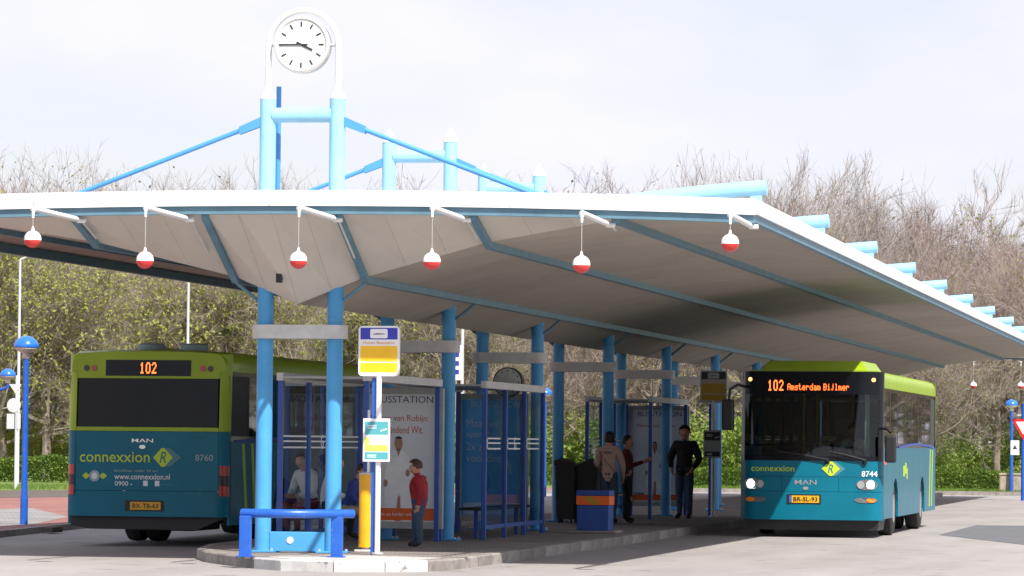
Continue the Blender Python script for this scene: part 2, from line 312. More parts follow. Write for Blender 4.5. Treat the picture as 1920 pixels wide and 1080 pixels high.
g=[at(u,v,2,.10) for u,v in [(-260,921.5),(0,920),(470,917)]]
b=MB(); b.prism([(p.x,p.y) for p in g]+[(-22.4,135),(-22.4,320),(-160,320)],2,.02,.13); tag(b.build('grass_verge','grassm'),kind='structure')
# drain in the left kerb
a=at(105,995,2,.05); b=MB(); b.cbox(a.x-.16,a.x+.03,a.y-.3,a.y+.3,.02,.112,.01); o=b.build('kerb_drain','soil'); tag(o,'dark iron gully set in the kerb of the red pavement','drain')
# far side verge with kerb
b=MB(); b.prism([(-22.2,134.2),(60,134.2),(60,320),(-22.2,320)],2,-.01,.11); tag(b.build('far_verge','grassm'),kind='structure')
b=MB(); b.box(-22.2,60,133.95,134.2,-.01,.13); tag(b.build('far_kerb','kerb'),kind='structure')
# dark asphalt patch on the right-hand lane
b=MB(); b.sheet([(-5.66,73.0,.004),(-3.5,65.6,.004),(-1.0,66.0,.004),(-1.5,82.4,.004),(-5.63,82.6,.004)]); tag(b.build('asphalt_patch','asphalt'),kind='structure')
# ================================================================ CANOPY
YF,YB=49.3,127.73; HW=6.2; NP=11; S=7.5032; PY=[50.996+i*S for i in range(NP)]
OFF=[0,.88,2.62,4.43,HW]
def zs(x):                                              # soffit underside
    x=abs(x); return 3.47+.345*x-.028*x*x if x>=.88 else 3.395+(3.752-3.395)*x/.88
def yh(x): x=abs(x); return 50.97-.314*(x-.88) if x>.88 else 50.84+.13*x/.88                     # front hip line in plan
def yhb(x): return YF+YB-yh(x)
def cz(x): return -.0032*x*x                             # camber of the end edges
canopy=thing('bus_station_canopy','white edged butterfly canopy on pairs of sky blue columns over the bus platform','canopy',(CX,50.996,KH))
def panel(name,q,m,t=.03,g=.006,parent=canopy):
    # q: four corners (world); shrink by g, thicken upward
    c=sum((Vector(p) for p in q),Vector())/4; bt=[]
    for p in q:
        d=Vector(p)-c; bt.append(tuple(Vector(p)-Vector((math.copysign(g,d.x),math.copysign(g,d.y),0))))
    return MB().hexa(bt,[(x,y,z+t) for x,y,z in bt]).build(name,m,parent)
XS=[-x for x in OFF[:0:-1]]+OFF
for a,c in zip(XS[:-1],XS[1:]):
    # main planes, panel by panel
    cut=[None]+PY[1:-1]+[None]
    for i in range(len(cut)-1):
        ya=(yh(a),yh(c)) if cut[i] is None else (cut[i],)*2
        yb=(yhb(a),yhb(c)) if cut[i+1] is None else (cut[i+1],)*2
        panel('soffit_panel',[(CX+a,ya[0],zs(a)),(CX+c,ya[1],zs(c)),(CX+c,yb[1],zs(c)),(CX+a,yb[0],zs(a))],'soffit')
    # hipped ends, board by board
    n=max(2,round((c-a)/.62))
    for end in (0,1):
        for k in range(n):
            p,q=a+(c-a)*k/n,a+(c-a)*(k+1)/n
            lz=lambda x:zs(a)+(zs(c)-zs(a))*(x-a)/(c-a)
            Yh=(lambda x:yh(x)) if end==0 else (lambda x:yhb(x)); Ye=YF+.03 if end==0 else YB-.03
            panel('soffit_board',[(CX+p,Ye,4.52+cz(p)),(CX+q,Ye,4.52+cz(q)),(CX+q,Yh(q),lz(q)+.001),(CX+p,Yh(p),lz(p)+.001)],'soffitlit',g=.0015)
# roof deck above
b=MB(); dz=.075
for a,c in zip(XS[:-1],XS[1:]):
    for (y0,y1,za,zc) in (( (yh(a),yh(c)),(yhb(a),yhb(c)),None,None),((YF+.03,YF+.03),(yh(a),yh(c)),4.52,4.52),((yhb(a),yhb(c)),(YB-.03,YB-.03),None,4.52)):
        A=(4.52+cz(a),4.52+cz(c)) if za else (zs(a),zs(c)); Bz=(4.52+cz(a),4.52+cz(c)) if zc else (zs(a),zs(c))
        bt=[(CX+a,y0[0],A[0]+dz),(CX+c,y0[1],A[1]+dz),(CX+c,y1[1],Bz[1]+dz),(CX+a,y1[0],Bz[0]+dz)]
        b.hexa(bt,[(x,y,z+.05) for x,y,z in bt])
b.build('roof_deck','deck',canopy)
# longitudinal ribs
def barpath(pts,w,h):
    b=MB()
    vs=[]
    for x,y,z in pts: vs+=[(x-w/2,y,z),(x+w/2,y,z),(x+w/2,y,z+h),(x-w/2,y,z+h)]
    n=len(pts); fs=[(i*4+j,i*4+(j+1)%4,i*4+4+(j+1)%4,i*4+4+j) for i in range(n-1) for j in range(4)]+[(3,2,1,0),(4*n-4,4*n-3,4*n-2,4*n-1)]
    return b.add(vs,fs)
for x in [-4.43,-2.62,-.88,.88,2.62,4.43]:
    barpath([(CX+x,YF+.06,4.43+cz(x)),(CX+x,yh(x),zs(x)-.085),(CX+x,yhb(x),zs(x)-.085),(CX+x,YB-.06,4.43+cz(x))],.085,.09).build('rib','ribblue',canopy)
for sg in(-1,1): barpath([(CX+sg*(HW-.05),YF+.05,4.38),(CX+sg*(HW-.05),YB-.05,4.38)],.09,.13).build('edge_beam','ribblue',canopy)
n=12
for Y in (YF+.02,YB-.02):
    b=MB()
    for i in range(n):
        x0,x1=-HW+2*HW*i/n,-HW+2*HW*(i+1)/n
        b.hexa([(CX+x0,Y-.045,4.485+cz(x0)),(CX+x1,Y-.045,4.485+cz(x1)),(CX+x1,Y+.045,4.485+cz(x1)),(CX+x0,Y+.045,4.485+cz(x0))],[(CX+x0,Y-.045,4.60+cz(x0)),(CX+x1,Y-.045,4.60+cz(x1)),(CX+x1,Y+.045,4.60+cz(x1)),(CX+x0,Y+.045,4.60+cz(x0))])
    b.build('edge_beam','ribblue',canopy)
# fascia panels
n=4
for Y0,Y1 in ((YF-.07,YF-.02),(YB+.02,YB+.07)):
    for i in range(n):
        b=MB()
        for j in range(3):
            x0=-HW-.03+(2*HW+.06)*(i+j/3)/n+(.005 if j==0 else 0); x1=-HW-.03+(2*HW+.06)*(i+(j+1)/3)/n-(.005 if j==2 else 0)
            b.hexa([(CX+x0,Y0,4.585+cz(x0)),(CX+x1,Y0,4.585+cz(x1)),(CX+x1,Y1,4.585+cz(x1)),(CX+x0,Y1,4.585+cz(x0))],[(CX+x0,Y0,4.785+cz(x0)),(CX+x1,Y0,4.785+cz(x1)),(CX+x1,Y1,4.785+cz(x1)),(CX+x0,Y1,4.785+cz(x0))])
        b.build('fascia_panel','fascia',canopy)
for sg in(-1,1):
    n=21
    for i in range(n):
        y0=YF-.015+(YB-YF+.03)*i/n+.005; y1=YF-.015+(YB-YF+.03)*(i+1)/n-.005
        MB().hexa([(CX+sg*HW-.03,y0,4.475),(CX+sg*HW+.03,y0,4.475),(CX+sg*HW+.03,y1,4.475),(CX+sg*HW-.03,y1,4.475)],[(CX+sg*HW-.03,y0,4.662),(CX+sg*HW+.03,y0,4.662),(CX+sg*HW+.03,y1,4.662),(CX+sg*HW-.03,y1,4.662)]).build('fascia_panel','fascia',canopy)
# portals
CO=.4705; CRD=.106
def parts_portal():
    P=[]; Y=PY[0]; z0=4.0
    for sg in(-1,1):
        x=CX+sg*CO
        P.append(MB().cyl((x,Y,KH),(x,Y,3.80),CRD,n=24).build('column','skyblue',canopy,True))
        P.append(MB().cyl((x,Y,3.81),(x,Y,6.1),CRD-.001,n=24).build('upper_column','litblue',canopy,True))
        # stay rod and its bracket
        r=MB().cyl((x+sg*.34,Y,5.70),(x+sg*3.6,Y,4.47),.032,n=12); P.append(r.build('stay_rod','stayblue',canopy,True))
        br=MB()
        for dy in(-.035,.035): br.hexa([(x+sg*.09,Y+dy-.008,5.735),(x+sg*.38,Y+dy-.008,5.63),(x+sg*.38,Y+dy+.008,5.63),(x+sg*.09,Y+dy+.008,5.735)],[(x+sg*.09,Y+dy-.008,5.86),(x+sg*.38,Y+dy-.008,5.735),(x+sg*.38,Y+dy+.008,5.735),(x+sg*.09,Y+dy+.008,5.86)])
        P.append(br.build('rod_bracket','stayblue',canopy))
        P.append(MB().cyl((x+sg*.08,Y,3.42),(x+sg*.44,Y,zs(.9)-.05),.024,n=8).build('knee_brace','ribblue',canopy,True))
        P.append(MB().cbox(x-.19,x+.19,Y-.17,Y+.17,KH,KH+.025,.006).build('base_plate','skyblue',canopy))
        for bx_ in(-.15,.15):
            for by_ in(-.13,.13): P.append(MB().cyl((x+bx_,Y+by_,KH+.025),(x+bx_,Y+by_,KH+.05),.018,n=6).build('bolt','galv',canopy))
        # curved roof tube
        pts=[]
        for k in range(13):
            o=4.0+(6.26-4.0)*k/12; d=6.2-o; pts.append((CX+sg*o,Y-.95,4.85-.07*d-.018*d*d))
        t=MB().tube(pts,.098,16); P.append(t.build('roof_tube','litblue',canopy,True))
        P.append(MB().cbox(CX+sg*6.13-.075,CX+sg*6.13+.075,Y-1.0,Y-.9,4.60,4.80,.01).build('tube_block','litblue',canopy))
    P.append(MB().cyl((CX-CO+.07,Y,5.885),(CX+CO-.07,Y,5.885),.10,n=20).build('crossbeam','litblue',canopy,True))
    # tie: a flat ring round both columns
    st=[]
    for k in range(13): t=pi/2+pi*k/12; st.append((CX-CO+.17*math.cos(t),Y+.17*math.sin(t)))
    for k in range(13): t=-pi/2+pi*k/12; st.append((CX+CO+.17*math.cos(t),Y+.17*math.sin(t)))
    P.append(MB().prism(st,2,2.94,3.12).build('tie','tiegrey',canopy,True))
    return P
first=parts_portal()
for i in range(1,NP):
    for o in first:
        inst(o,canopy,(0,i*S,0))
for i in range(1,NP):
    for sg in(-1,1):
        x=CX+sg*CO
        MB().lathe((x,PY[i],6.1),[(.112,-.006),(.112,.02),(.0,.22)],20).build('cone_cap','white',canopy,True)
for sg in(-1,1):
    MB().lathe((CX+sg*CO,PY[0],6.1),[(.108,-.004),(.108,.015),(.048,.13),(.048,.16)],20).build('cone_cap','white',canopy,True)
# drain pipe behind the first left column, bulb-eyed hatch in the soffit, low plinth panel
MB().cyl((CX-.40,PY[0]+.30,4.2),(CX-.40,PY[0]+.30,6.29),.034,n=12).build('vent_pipe','stayblue',canopy,True)
a=at(524,527,1,50.4)
MB().cbox(a.x-.035,a.x+.04,a.y-.06,a.y+.02,a.z-.022,a.z+.1,.008).build('spotlight','black',canopy)
MB().cbox(CX-CO+.1,CX+CO-.1,PY[0]-.05,PY[0]+.05,KH+.012,KH+.27,.012).build('plinth_panel','skyblue',canopy)
MB().cyl((CX-.09,PY[0]-.06,KH+.16),(CX-.09,PY[0]-.045,KH+.16),.045,n=14).build('reflector','white',canopy,True)
# ---------------------------------------------------------------- clock on its white arch
ck=thing('station_clock','round white clock hung in a white arch on top of the front canopy portal','clock',(CX,PY[0],6.2))
arc=[(CX-CO,PY[0],6.2),(CX-CO,PY[0],6.8)]+[(CX-CO*math.cos(t),PY[0],6.8+CO*math.sin(t)) for t in [pi*k/16 for k in range(17)]][1:-1]+[(CX+CO,PY[0],6.8),(CX+CO,PY[0],6.2)]
MB().tube(arc,.041,14).build('arch','white',ck,True)
CC=Vector((CX-.005,PY[0],6.805)); fy=-.11
MB().cyl(CC+Vector((0,-.10,0)),CC+Vector((0,.10,0)),.365,n=48).build('drum','tiegrey',ck,True)
b=MB()
for k in range(48):
    t0,t1=2*pi*k/48,2*pi*(k+1)/48
    pr=[(.325,-.112),(.345,-.128),(.375,-.118),(.378,-.06)]
    for (r0,y0),(r1,y1) in zip(pr[:-1],pr[1:]):
        b.add([CC+Vector((r*math.cos(t),y,r*math.sin(t))) for r,y,t in((r0,y0,t0),(r1,y1,t0),(r1,y1,t1),(r0,y0,t1))],[(0,1,2,3)])
b.build('rim','tiegrey',ck,True)
MB().cyl(CC+Vector((0,-.108,0)),CC+Vector((0,-.1,0)),.335,n=48).build('face','white',ck)
def radial(name,ang,r0,r1,w,y,m):
    t=R(90-ang); d=Vector((math.cos(t),0,math.sin(t))); p=Vector((-d.z,0,d.x))*w/2; o=CC+Vector((0,y,0)); e=Vector((0,-.004,0))
    q=[o+d*r0-p,o+d*r1-p,o+d*r1+p,o+d*r0+p]; MB().hexa(q,[v+e for v in q]).build(name,m,ck)
for k in range(12): radial('hour_mark',30*k,.235,.305,.022,-.111,'dark')
radial('hour_hand',116,-.07,.17,.030,-.116,'dark'); radial('minute_hand',270,-.09,.29,.022,-.122,'dark')
for sg in(-1,1): MB().cyl(CC+Vector((sg*.365,0,0)),CC+Vector((sg*.43,0,0)),.022,n=10).build('pivot','galv',ck,True)
# ---------------------------------------------------------------- fishing-float ornaments on white rods
tips=[(-14.89,4.423,4.065),(-13.447,4.434,3.808),(-11.506,4.431,3.81),(-9.839,4.429,3.799),(-7.996,4.362,3.762),(-6.191,4.341,4.021)]
words=['leftmost float ball, on a short cable by the left edge','second float ball from the left, left of the front columns','float ball hanging straight above the front pair of columns','float ball hanging just right of the yellow stop sign','float ball second from the right along the front edge','float ball on a short cable under the front right canopy corner']
def floatorn(X,zt,zb,label,dirn,Ye):
    yt=Ye-dirn*0+(-1.85 if dirn>0 else 1.85); t=thing('float_ornament','red and white '+label,'ornament',(X,yt,zb),0,'red and white floats hung along the canopy ends')
    sg=1 if dirn>0 else -1
    MB().tube([(X,yt,zt+.012),(X,yt+sg*.02,zt+.02),(X,Ye+sg*.12,zt-.005)],.036,10).build('rod','white',t,True)
    MB().cyl((X,yt,zt+.035),(X,yt,zt-.095),.022,.016,n=10).build('rod_tip','white',t,True)
    MB().cyl((X-.01,Ye+sg*.08,zt-.02),(X+.1,Ye+sg*.08,zt-.02),.03,n=8).build('clamp','white',t,True)
    xo=min(abs(X-CX),5.2); fr=.55; MB().cyl((X+.05,Ye+sg*.1,zt-.03),(X+.05,Ye+sg*(.1+fr*(yh(xo)-YF)),zt-.03+fr*(zs(xo)-.10-4.40)),.015,n=8).build('stay','tiegrey',t,True)
    MB().cyl((X,yt,zt-.08),(X,yt,zb+.15),.005,n=6).build('cable','greymetal',t,True)
    r=.108
    MB().lathe((X,yt,zb),[(r,-.012)]+[(r*math.cos(a),r*math.sin(a)) for a in [R(5+10*k) for k in range(8)]]+[(.022,.108),(.012,.155),(0,.157)],24).build('upper_half','ballwhite',t,True)
    MB().lathe((X,yt,zb),[(0,-r)]+[(r*math.cos(a),r*math.sin(a)) for a in [R(-82+10*k) for k in range(8)]]+[(r,-.0125)],24).build('lower_half','ballred',t,True)
for (X,zt,zb),w in zip(tips,words): floatorn(X,zt,zb,w,1,YF)
floatorn(-8.95,4.36,3.60,'float ball at the far canopy end, right of the approaching bus',-1,YB)
floatorn(-7.43,4.34,3.60,'float ball at the far canopy end, by the right edge',-1,YB)
# ================================================================ STREET FURNITURE
# blue hoop rail at the platform nose
t=thing('hoop_rail','low royal blue bowed tube rail in front of the first columns','railing',(-11.85,48.75,KH))
pts=[]
for k in range(17):
    s=k/16; x=-12.50+(1.33)*s; pts.append((x,48.72+.42*s-.30*math.sin(pi*s),.69))
MB().tube([(pts[0][0]-.005,pts[0][1]+.0,.69)]+pts,.056,14).build('top_rail','railblue',t,True)
for x,y in((-12.43,48.62),(-11.335,48.97)):
    MB().cbox(x-.075,x+.075,y-.04,y+.04,KH,.66,.015).build('post','railblue',t)
    MB().cbox(x-.10,x+.10,y-.08,y+.08,KH+.0045,KH+.02,.005).build('foot','railblue',t)
# bus stop with timetable
def rrect(x0,x1,z0,z1,r,n=5):
    q=[]
    for cx,cz_,a in((x1-r,z1-r,0),(x0+r,z1-r,90),(x0+r,z0+r,180),(x1-r,z0+r,270)):
        for k in range(n+1): th=R(a+90*k/n); q.append((cx+r*math.cos(th),cz_+r*math.sin(th)))
    return q
def busstop(X,Y,label,z0,flagmats,full=True):
    t=thing('bus_stop_sign',label,'bus stop',(X,Y,KH))
    MB().cyl((X,Y,KH),(X,Y,2.50),.036,n=14).build('pole','white',t,True)
    MB().cbox(X-.098,X-.045,Y+.02,Y+.075,KH,2.43,.008).build('post','railblue',t)
    MB().cyl((X,Y,KH+.004),(X,Y,KH+.03),.08,n=14).build('foot','galv',t,True)
    bd=MB().prism(rrect(X-.27,X+.27,2.45,3.10,.05),1,Y-.03,Y+.03).build('flag',flagmats[0],t)
    f=Y-.034
    MB().box(X-.245,X+.245,f,Y-.029,2.925,3.075).build('top_band',flagmats[1],bd)
    MB().prism(rrect(X-.115,X+.115,2.94,3.06,.02),1,f-.004,f-.0005).build('badge',flagmats[0],bd)
    MB().prism([(X-.075,2.994),(X-.03,3.004),(X+.075,2.999),(X+.075,2.99),(X-.075,2.987)],1,f-.007,f-.0045).build('bus_mark','posterdark',bd)
    MB().box(X-.245,X+.245,f,Y-.029,2.64,2.84).build('upper_field',flagmats[2],bd)
    MB().box(X-.245,X+.245,f,Y-.029,2.50,2.622).build('lower_field',flagmats[2],bd)
    text('Huizen Busstation',.42,.035,lambda a,c:(X+a,f-.001,2.883+c)).build('lettering','orangetext',bd,fixn=False)['kind']='stuff'
    bt=MB().cbox(X-.19,X+.165,Y-.075,Y-.04,1.34,1.90,.01).build('timetable_case',flagmats[0],t)
    f=Y-.0765
    tp,lp,wp=('tealprint','limeprint','whitedecal') if full else ('dark','greymetal','greymetal')  # far stop gets darkened prints, canopy shade put into the colours
    MB().box(X-.165,X+.145,f,Y-.073,1.69,1.86).build('sheet',tp,bt)
    MB().box(X-.10,X+.145,f,Y-.073,1.56,1.655).build('sheet',wp,bt)
    MB().box(X-.165,X-.104,f,Y-.073,1.56,1.655).build('sheet',lp,bt)
    MB().box(X-.165,X+.145,f,Y-.073,1.475,1.556).build('sheet',lp,bt)
    MB().box(X-.165,X+.145,f,Y-.073,1.37,1.465).build('sheet',tp,bt)
    for k,(x0,z) in enumerate(((-.13,1.80),(-.13,1.77),(-.13,1.42),(-.13,1.395))): MB().box(X+x0,X+x0+.12,f-.003,f-.0005,z,z+.012).build('print_line','whitedecal',bt)
    for k in range(3): MB().box(X+.045+k*.03,X+.065+k*.03,f-.003,f-.0005,1.73+.01*k,1.755+.01*k).build('print_mark','whitedecal',bt)
    return t
busstop(-11.165,50.55,'yellow and blue bus stop sign on a white pole at the platform nose',0,('white','signblue','yellow'))
busstop(-10.75,80,'shaded bus stop sign farther back, beside the man in the dark jacket',0,('greymetal','dark','binstripe'),False)  # white, blue and yellow darkened: canopy shade put into the sign colours
# yellow tube post beside the stop
X,Y=-11.60,51.8
t=thing('yellow_post','tall yellow round tube post beside the front bus stop sign','post',(X,Y,KH))
MB().cyl((X,Y,.225),(X,Y,1.165),.094,n=24).build('tube','yellowpost',t,True)
MB().lathe((X,Y,0),[(.10,1.165),(.10,1.185),(.05,1.20),(0,1.20)],20).build('cap','tiegrey',t,True)
MB().lathe((X,Y,0),[(.10,.20),(.10,.228)],20).build('collar','yellowpost',t,True)
MB().cbox(X-.13,X+.13,Y-.11,Y+.11,KH,.17,.008).build('foot','tiegrey',t)
MB().cyl((X,Y,.16),(X,Y,.21),.05,n=12).build('stem','galv',t,True)
MB().cyl((X+.03,Y-.02,1.19),(X+.03,Y-.02,2.02),.017,n=8).build('rod','white',t,True)
# shelters
def figure(fn,mb,kind):
    mb.mi=0
    robe=[(-.20,-.62),(-.22,-.2),(-.21,.12),(-.155,.34),(-.08,.42),(.08,.42),(.165,.33),(.23,.12),(.22,-.25),(.20,-.62),(.05,-.60),(.035,-.20),(-.01,-.20),(-.05,-.62)]
    mb.add([fn(a,c,.0) for a,c in robe],[(0,1,2,3,4,12,13),(4,5,6,7,8,9,10,11,12)])
    mb.mi=1; mb.add([fn(.066*math.cos(th)+.0,.525+.098*math.sin(th),.002) for th in [2*pi*k/14 for k in range(14)]],[tuple(range(14))])
    mb.add([fn(a,c,.002) for a,c in((-.035,.445),(.035,.445),(.0,.33))],[(0,1,2)])
    for x,z in((-.20,-.05),(.15,.10)): mb.add([fn(x+.035*math.cos(th),z+.055*math.sin(th),.003) for th in [2*pi*k/10 for k in range(10)]],[tuple(range(10))])
    mb.add([fn(a,c,.001) for a,c in((-.045,-.60),(.04,-.60),(.035,-.24),(.0,-.24))],[(0,1,2,3)])
    mb.mi=2; mb.add([fn(.068*math.cos(th),.565+.066*math.sin(th),.003) for th in [pi*.15+pi*.7*k/10 for k in range(11)]],[tuple(range(11))])
def postercase(par,x0,x1,Y,kind):
    c=MB(); z0,z1=.32,2.40; w=.10
    c.box(x0,x0+w,Y-.06,Y+.06,z0,z1); c.box(x1-w,x1,Y-.06,Y+.06,z0,z1); c.box(x0+w,x1-w,Y-.06,Y+.06,z1-.09,z1); c.box(x0+w,x1-w,Y-.06,Y+.06,z0,z0+.1)
    case=c.build('poster_case','greymetal',par)
    for x in(x0+.05,x1-.05): MB().cbox(x-.04,x+.04,Y-.04,Y+.04,KH,z0-.001,.005).build('foot','royal',par)
    bk=MB().box(x0+w+.002,x1-w-.002,Y-.02,Y+.02,z0+.102,z1-.092).build('poster',{'white':'posterwhite','blue':'posterblue','woman':'posterwhite'}[kind],case)
    cx=(x0+x1)/2; W_=x1-x0-2*w; f=Y-.0225
    fn=lambda ox,oz:(lambda a,b_:(cx+ox+a,f,oz+b_))
    text('BUSSTATION',W_*.80,.10,fn(.05,z1-.17)).build('lettering','posterdark' if kind!='blue' else 'bluetext',case,fixn=False)['kind']='stuff'
    if kind=='white':
        text('Nieuw van Robijn:',W_*.80,.12,fn(-.02,1.94)).build('lettering','postertext',case,fixn=False)['kind']='stuff'
        text('Verblindend Wit.',W_*.66,.11,fn(-.02,1.78)).build('lettering','postertext',case,fixn=False)['kind']='stuff'
        m=MB(); figure(lambda a,c,d:(cx-.03+a*.95,f-d,1.04+c*1.02),m,0); m.build('printed_figure',['robe','printskin','hairdark'],case,fixn=False)
        MB().box(x0+w+.03,x1-w-.03,f-.003,f,z0+.12,z0+.30).build('orange_band','posterorange',case)
        text('zacht en helder wit',.55,.05,lambda a,b_:(cx-.1+a,f-.005,z0+.21+b_)).build('lettering','whitedecal',case,fixn=False)['kind']='stuff'
    elif kind=='blue':
        for k,s in enumerate(('Maak een','spar deze','2x zoveel','voordeel')): text(s,W_*.62,.13,fn(-.12,1.92-.19*k)).build('lettering','bluetext',case,fixn=False)['kind']='stuff'
        MB().box(x0+w+.03,x1-w-.03,f-.003,f,z0+.11,z0+.30).build('lower_band','bluetext',case)
    else:
        text('Nieuw van Robijn:',W_*.7,.10,fn(-.02,1.98)).build('lettering','postertext',case,fixn=False)['kind']='stuff'
        m=MB(); figure(lambda a,c,d:(cx-.05+a*.85,f-d,1.06+c*.95),m,1); m.build('printed_figure',['robe','printskin','hairdark'],case,fixn=False)
        MB().box(x0+w+.03,x1-w-.03,f-.003,f,z0+.12,z0+.24).build('orange_band','posterorange',case)
def shelter(Xg,y0,y1,Xo,kind,label,np=4,bench=True,px=None):
    # Xg glass side, Xo open side; poster case closes the far end
    t=thing('bus_shelter',label,'shelter',(Xg,y0,KH))
    d=(y1-y0)/(np-1); sg=1 if Xo>Xg else -1
    for i in range(np):
        y=y0+i*d; MB().cbox(Xg-.035,Xg+.035,y-.035,y+.035,KH,2.42,.006).build('post','royal',t)
    for y in(y0,y1-.12): MB().cbox(Xo-.035,Xo+.035,y-.035,y+.035,KH,2.42,.006).build('post','royal',t)
    for X_ in(Xg,Xo): MB().cbox(X_-.045,X_+.045,y0-.08,y1+.02,2.42,2.53,.008).build('fascia_rail','tiegrey',t)
    MB().box(min(Xg,Xo)+.046,max(Xg,Xo)-.046,y0-.07,y1+.01,2.45,2.48).build('roof_sheet','greymetal',t)
    for i in range(np-1):
        a,c=y0+i*d+.037,y0+(i+1)*d-.037
        g=MB().box(Xg-.004,Xg+.004,a,c,.36,2.40).build('glass_pane','shelterglass',t)
        MB().box(Xg-.02,Xg+.02,a,c,.30,.358).build('glass_rail','royal',t)
        s=MB()
        for z in(1.50,1.585,1.655): s.box(Xg+.0045,Xg+.008,a+.1,c-.1 if kind!='blue' else c-.35,z,z+.022)
        if kind=='blue':
            for z in(1.54,): s.box(Xg+.0045,Xg+.008,a+.1,a+.2,z-.04,z+.14)
        s.build('glass_stripes','whitedecal',g)
    text('G',.17,.20,lambda a,b_:(Xg+.009,y0+d*1.5+a,1.59+b_),off=.02).build('logo','whitedecal',t,fixn=False)
    if bench:
        MB().cbox(min(Xg,Xg+sg*.48)+.06*(sg>0),max(Xg,Xg+sg*.48)-.06*(sg<0),y0+.5,y1-.7,.57,.61,.01).build('bench_seat','black',t)
        for y in(y0+.7,y1-.95): MB().cbox(Xg+sg*.25-.03,Xg+sg*.25+.03,y-.03,y+.03,KH,.569,.005).build('bench_leg','royal',t)
    postercase(t,*(px or (min(Xg,Xo)-.05,max(Xg,Xo)+.04)),y1+.14,kind)
    return t
shelter(-13.05,52.9,57.8,-11.85,'white','glass bus shelter with the white poster, right behind the front columns')
shelter(-11.40,59.0,64.0,-12.78,'blue','glass bus shelter with the dark blue poster, behind the boy',px=(-12.86,-11.66))
shelter(-12.80,76.8,81.8,-11.55,'woman','shaded bus shelter with a white poster, beside the man in the dark jacket')
# extra glazed end screen of the first shelter
t=thing('wind_screen','clear glass screen with white stripes between the front columns and the white poster','glass screen',(-13.8,58.2,KH))
for x in(-14.25,-13.72,-13.18): MB().cbox(x-.03,x+.03,58.17,58.23,KH,2.42,.006).build('post','royal',t)
for a,c in((-14.22,-13.75),(-13.69,-13.21)): MB().box(a+.002,c-.002,58.195,58.205,.34,2.40).build('glass_pane','shelterglass',t)
MB().cbox(-14.29,-13.14,58.15,58.25,2.421,2.53,.008).build('top_rail','tiegrey',t)
# double-sided platform clock standing on the second shelter
X,Y=-11.60,62.0
t=thing('platform_clock','round dark platform clock seen over the second shelter roof','clock',(X,Y,2.5))
MB().cyl((X,Y-.08,2.56),(X,Y+.08,2.56),.235,n=36).build('drum','dark',t,True)
MB().cyl((X,Y-.085,2.56),(X,Y-.081,2.56),.215,n=36).build('face','greymetal',t)
for k in range(12):
    a=2*pi*k/12; p=Vector((X+.18*math.cos(a),Y-.088,2.56+.18*math.sin(a))); MB().box(p.x-.008,p.x+.008,p.y-.001,p.y+.001,p.z-.014,p.z+.014).build('hour_mark','black',t)
MB().cbox(X-.05,X+.05,Y-.05,Y+.05,2.481,2.53,.005).build('foot','dark',t)
# litter bin
p=at(1111,1000,2,KH); X,Y=p.x,p.y+.25
t=thing('litter_bin','square blue litter bin with an orange band on a concrete slab','litter bin',(X,Y,KH))
MB().cbox(X-.40,X+.40,Y-.36,Y+.36,KH,KH+.045,.01).build('slab','kerb',t)
MB().cbox(X-.265,X+.265,Y-.25,Y+.25,KH+.045,.599,.015).build('body','binblue',t)
MB().cbox(X-.275,X+.275,Y-.26,Y+.26,.60,.75,.008).build('orange_band','binorange',t)
MB().prism([(X-.16,.735),(X-.02,.735),(X+.13,.615),(X-.01,.615)],1,Y-.264,Y-.2605).build('stripe','binstripe',t)
MB().cbox(X-.275,X+.275,Y-.26,Y+.26,.751,.84,.012).build('lid','binblue',t)
MB().box(X-.18,X+.18,Y-.12,Y+.12,.839,.846).build('opening','black',t)
# two dark containers next to the bin
for i,(u,lab) in enumerate(((1063,'left one of two tall black wheeled containers behind the litter bin'),(1099,'right one of two tall black wheeled containers, beside the woman with shoulder strap'))):
    p=at(u,985,1,72.5); X,Y=p.x,72.5+.3*i; hz=.40
    t=thing('wheeled_container',lab,'container',(X,Y,KH),0,'black containers on the platform')
    MB().hexa([(X-.15,Y-.25,KH+.07),(X+.15,Y-.25,KH+.07),(X+.15,Y+.25,KH+.07),(X-.15,Y+.25,KH+.07)],[(X-.185,Y-.28,1.20),(X+.185,Y-.28,1.20),(X+.185,Y+.28,1.20),(X-.185,Y+.28,1.20)]).build('body','black',t)
    s=(-1,1)[i]
    MB().prism([(X-.2,1.201),(X+.2,1.201),(X+(.2 if s>0 else .02),1.29),(X+s*.06,1.33),(X-(.2 if s<0 else .02),1.29)][:5],1,Y-.3,Y+.3).build('lid','black',t)
    for sg in(-1,1): MB().cyl((X+sg*.13-.02,Y+.2,KH+.075),(X+sg*.13+.02,Y+.2,KH+.075),.075,n=14).build('wheel','rubber',t,True)
    for sg in(-1,1): MB().cbox(X+sg*.11-.02,X+sg*.11+.02,Y-.22,Y-.18,KH,KH+.069,.004).build('foot','rubber',t)
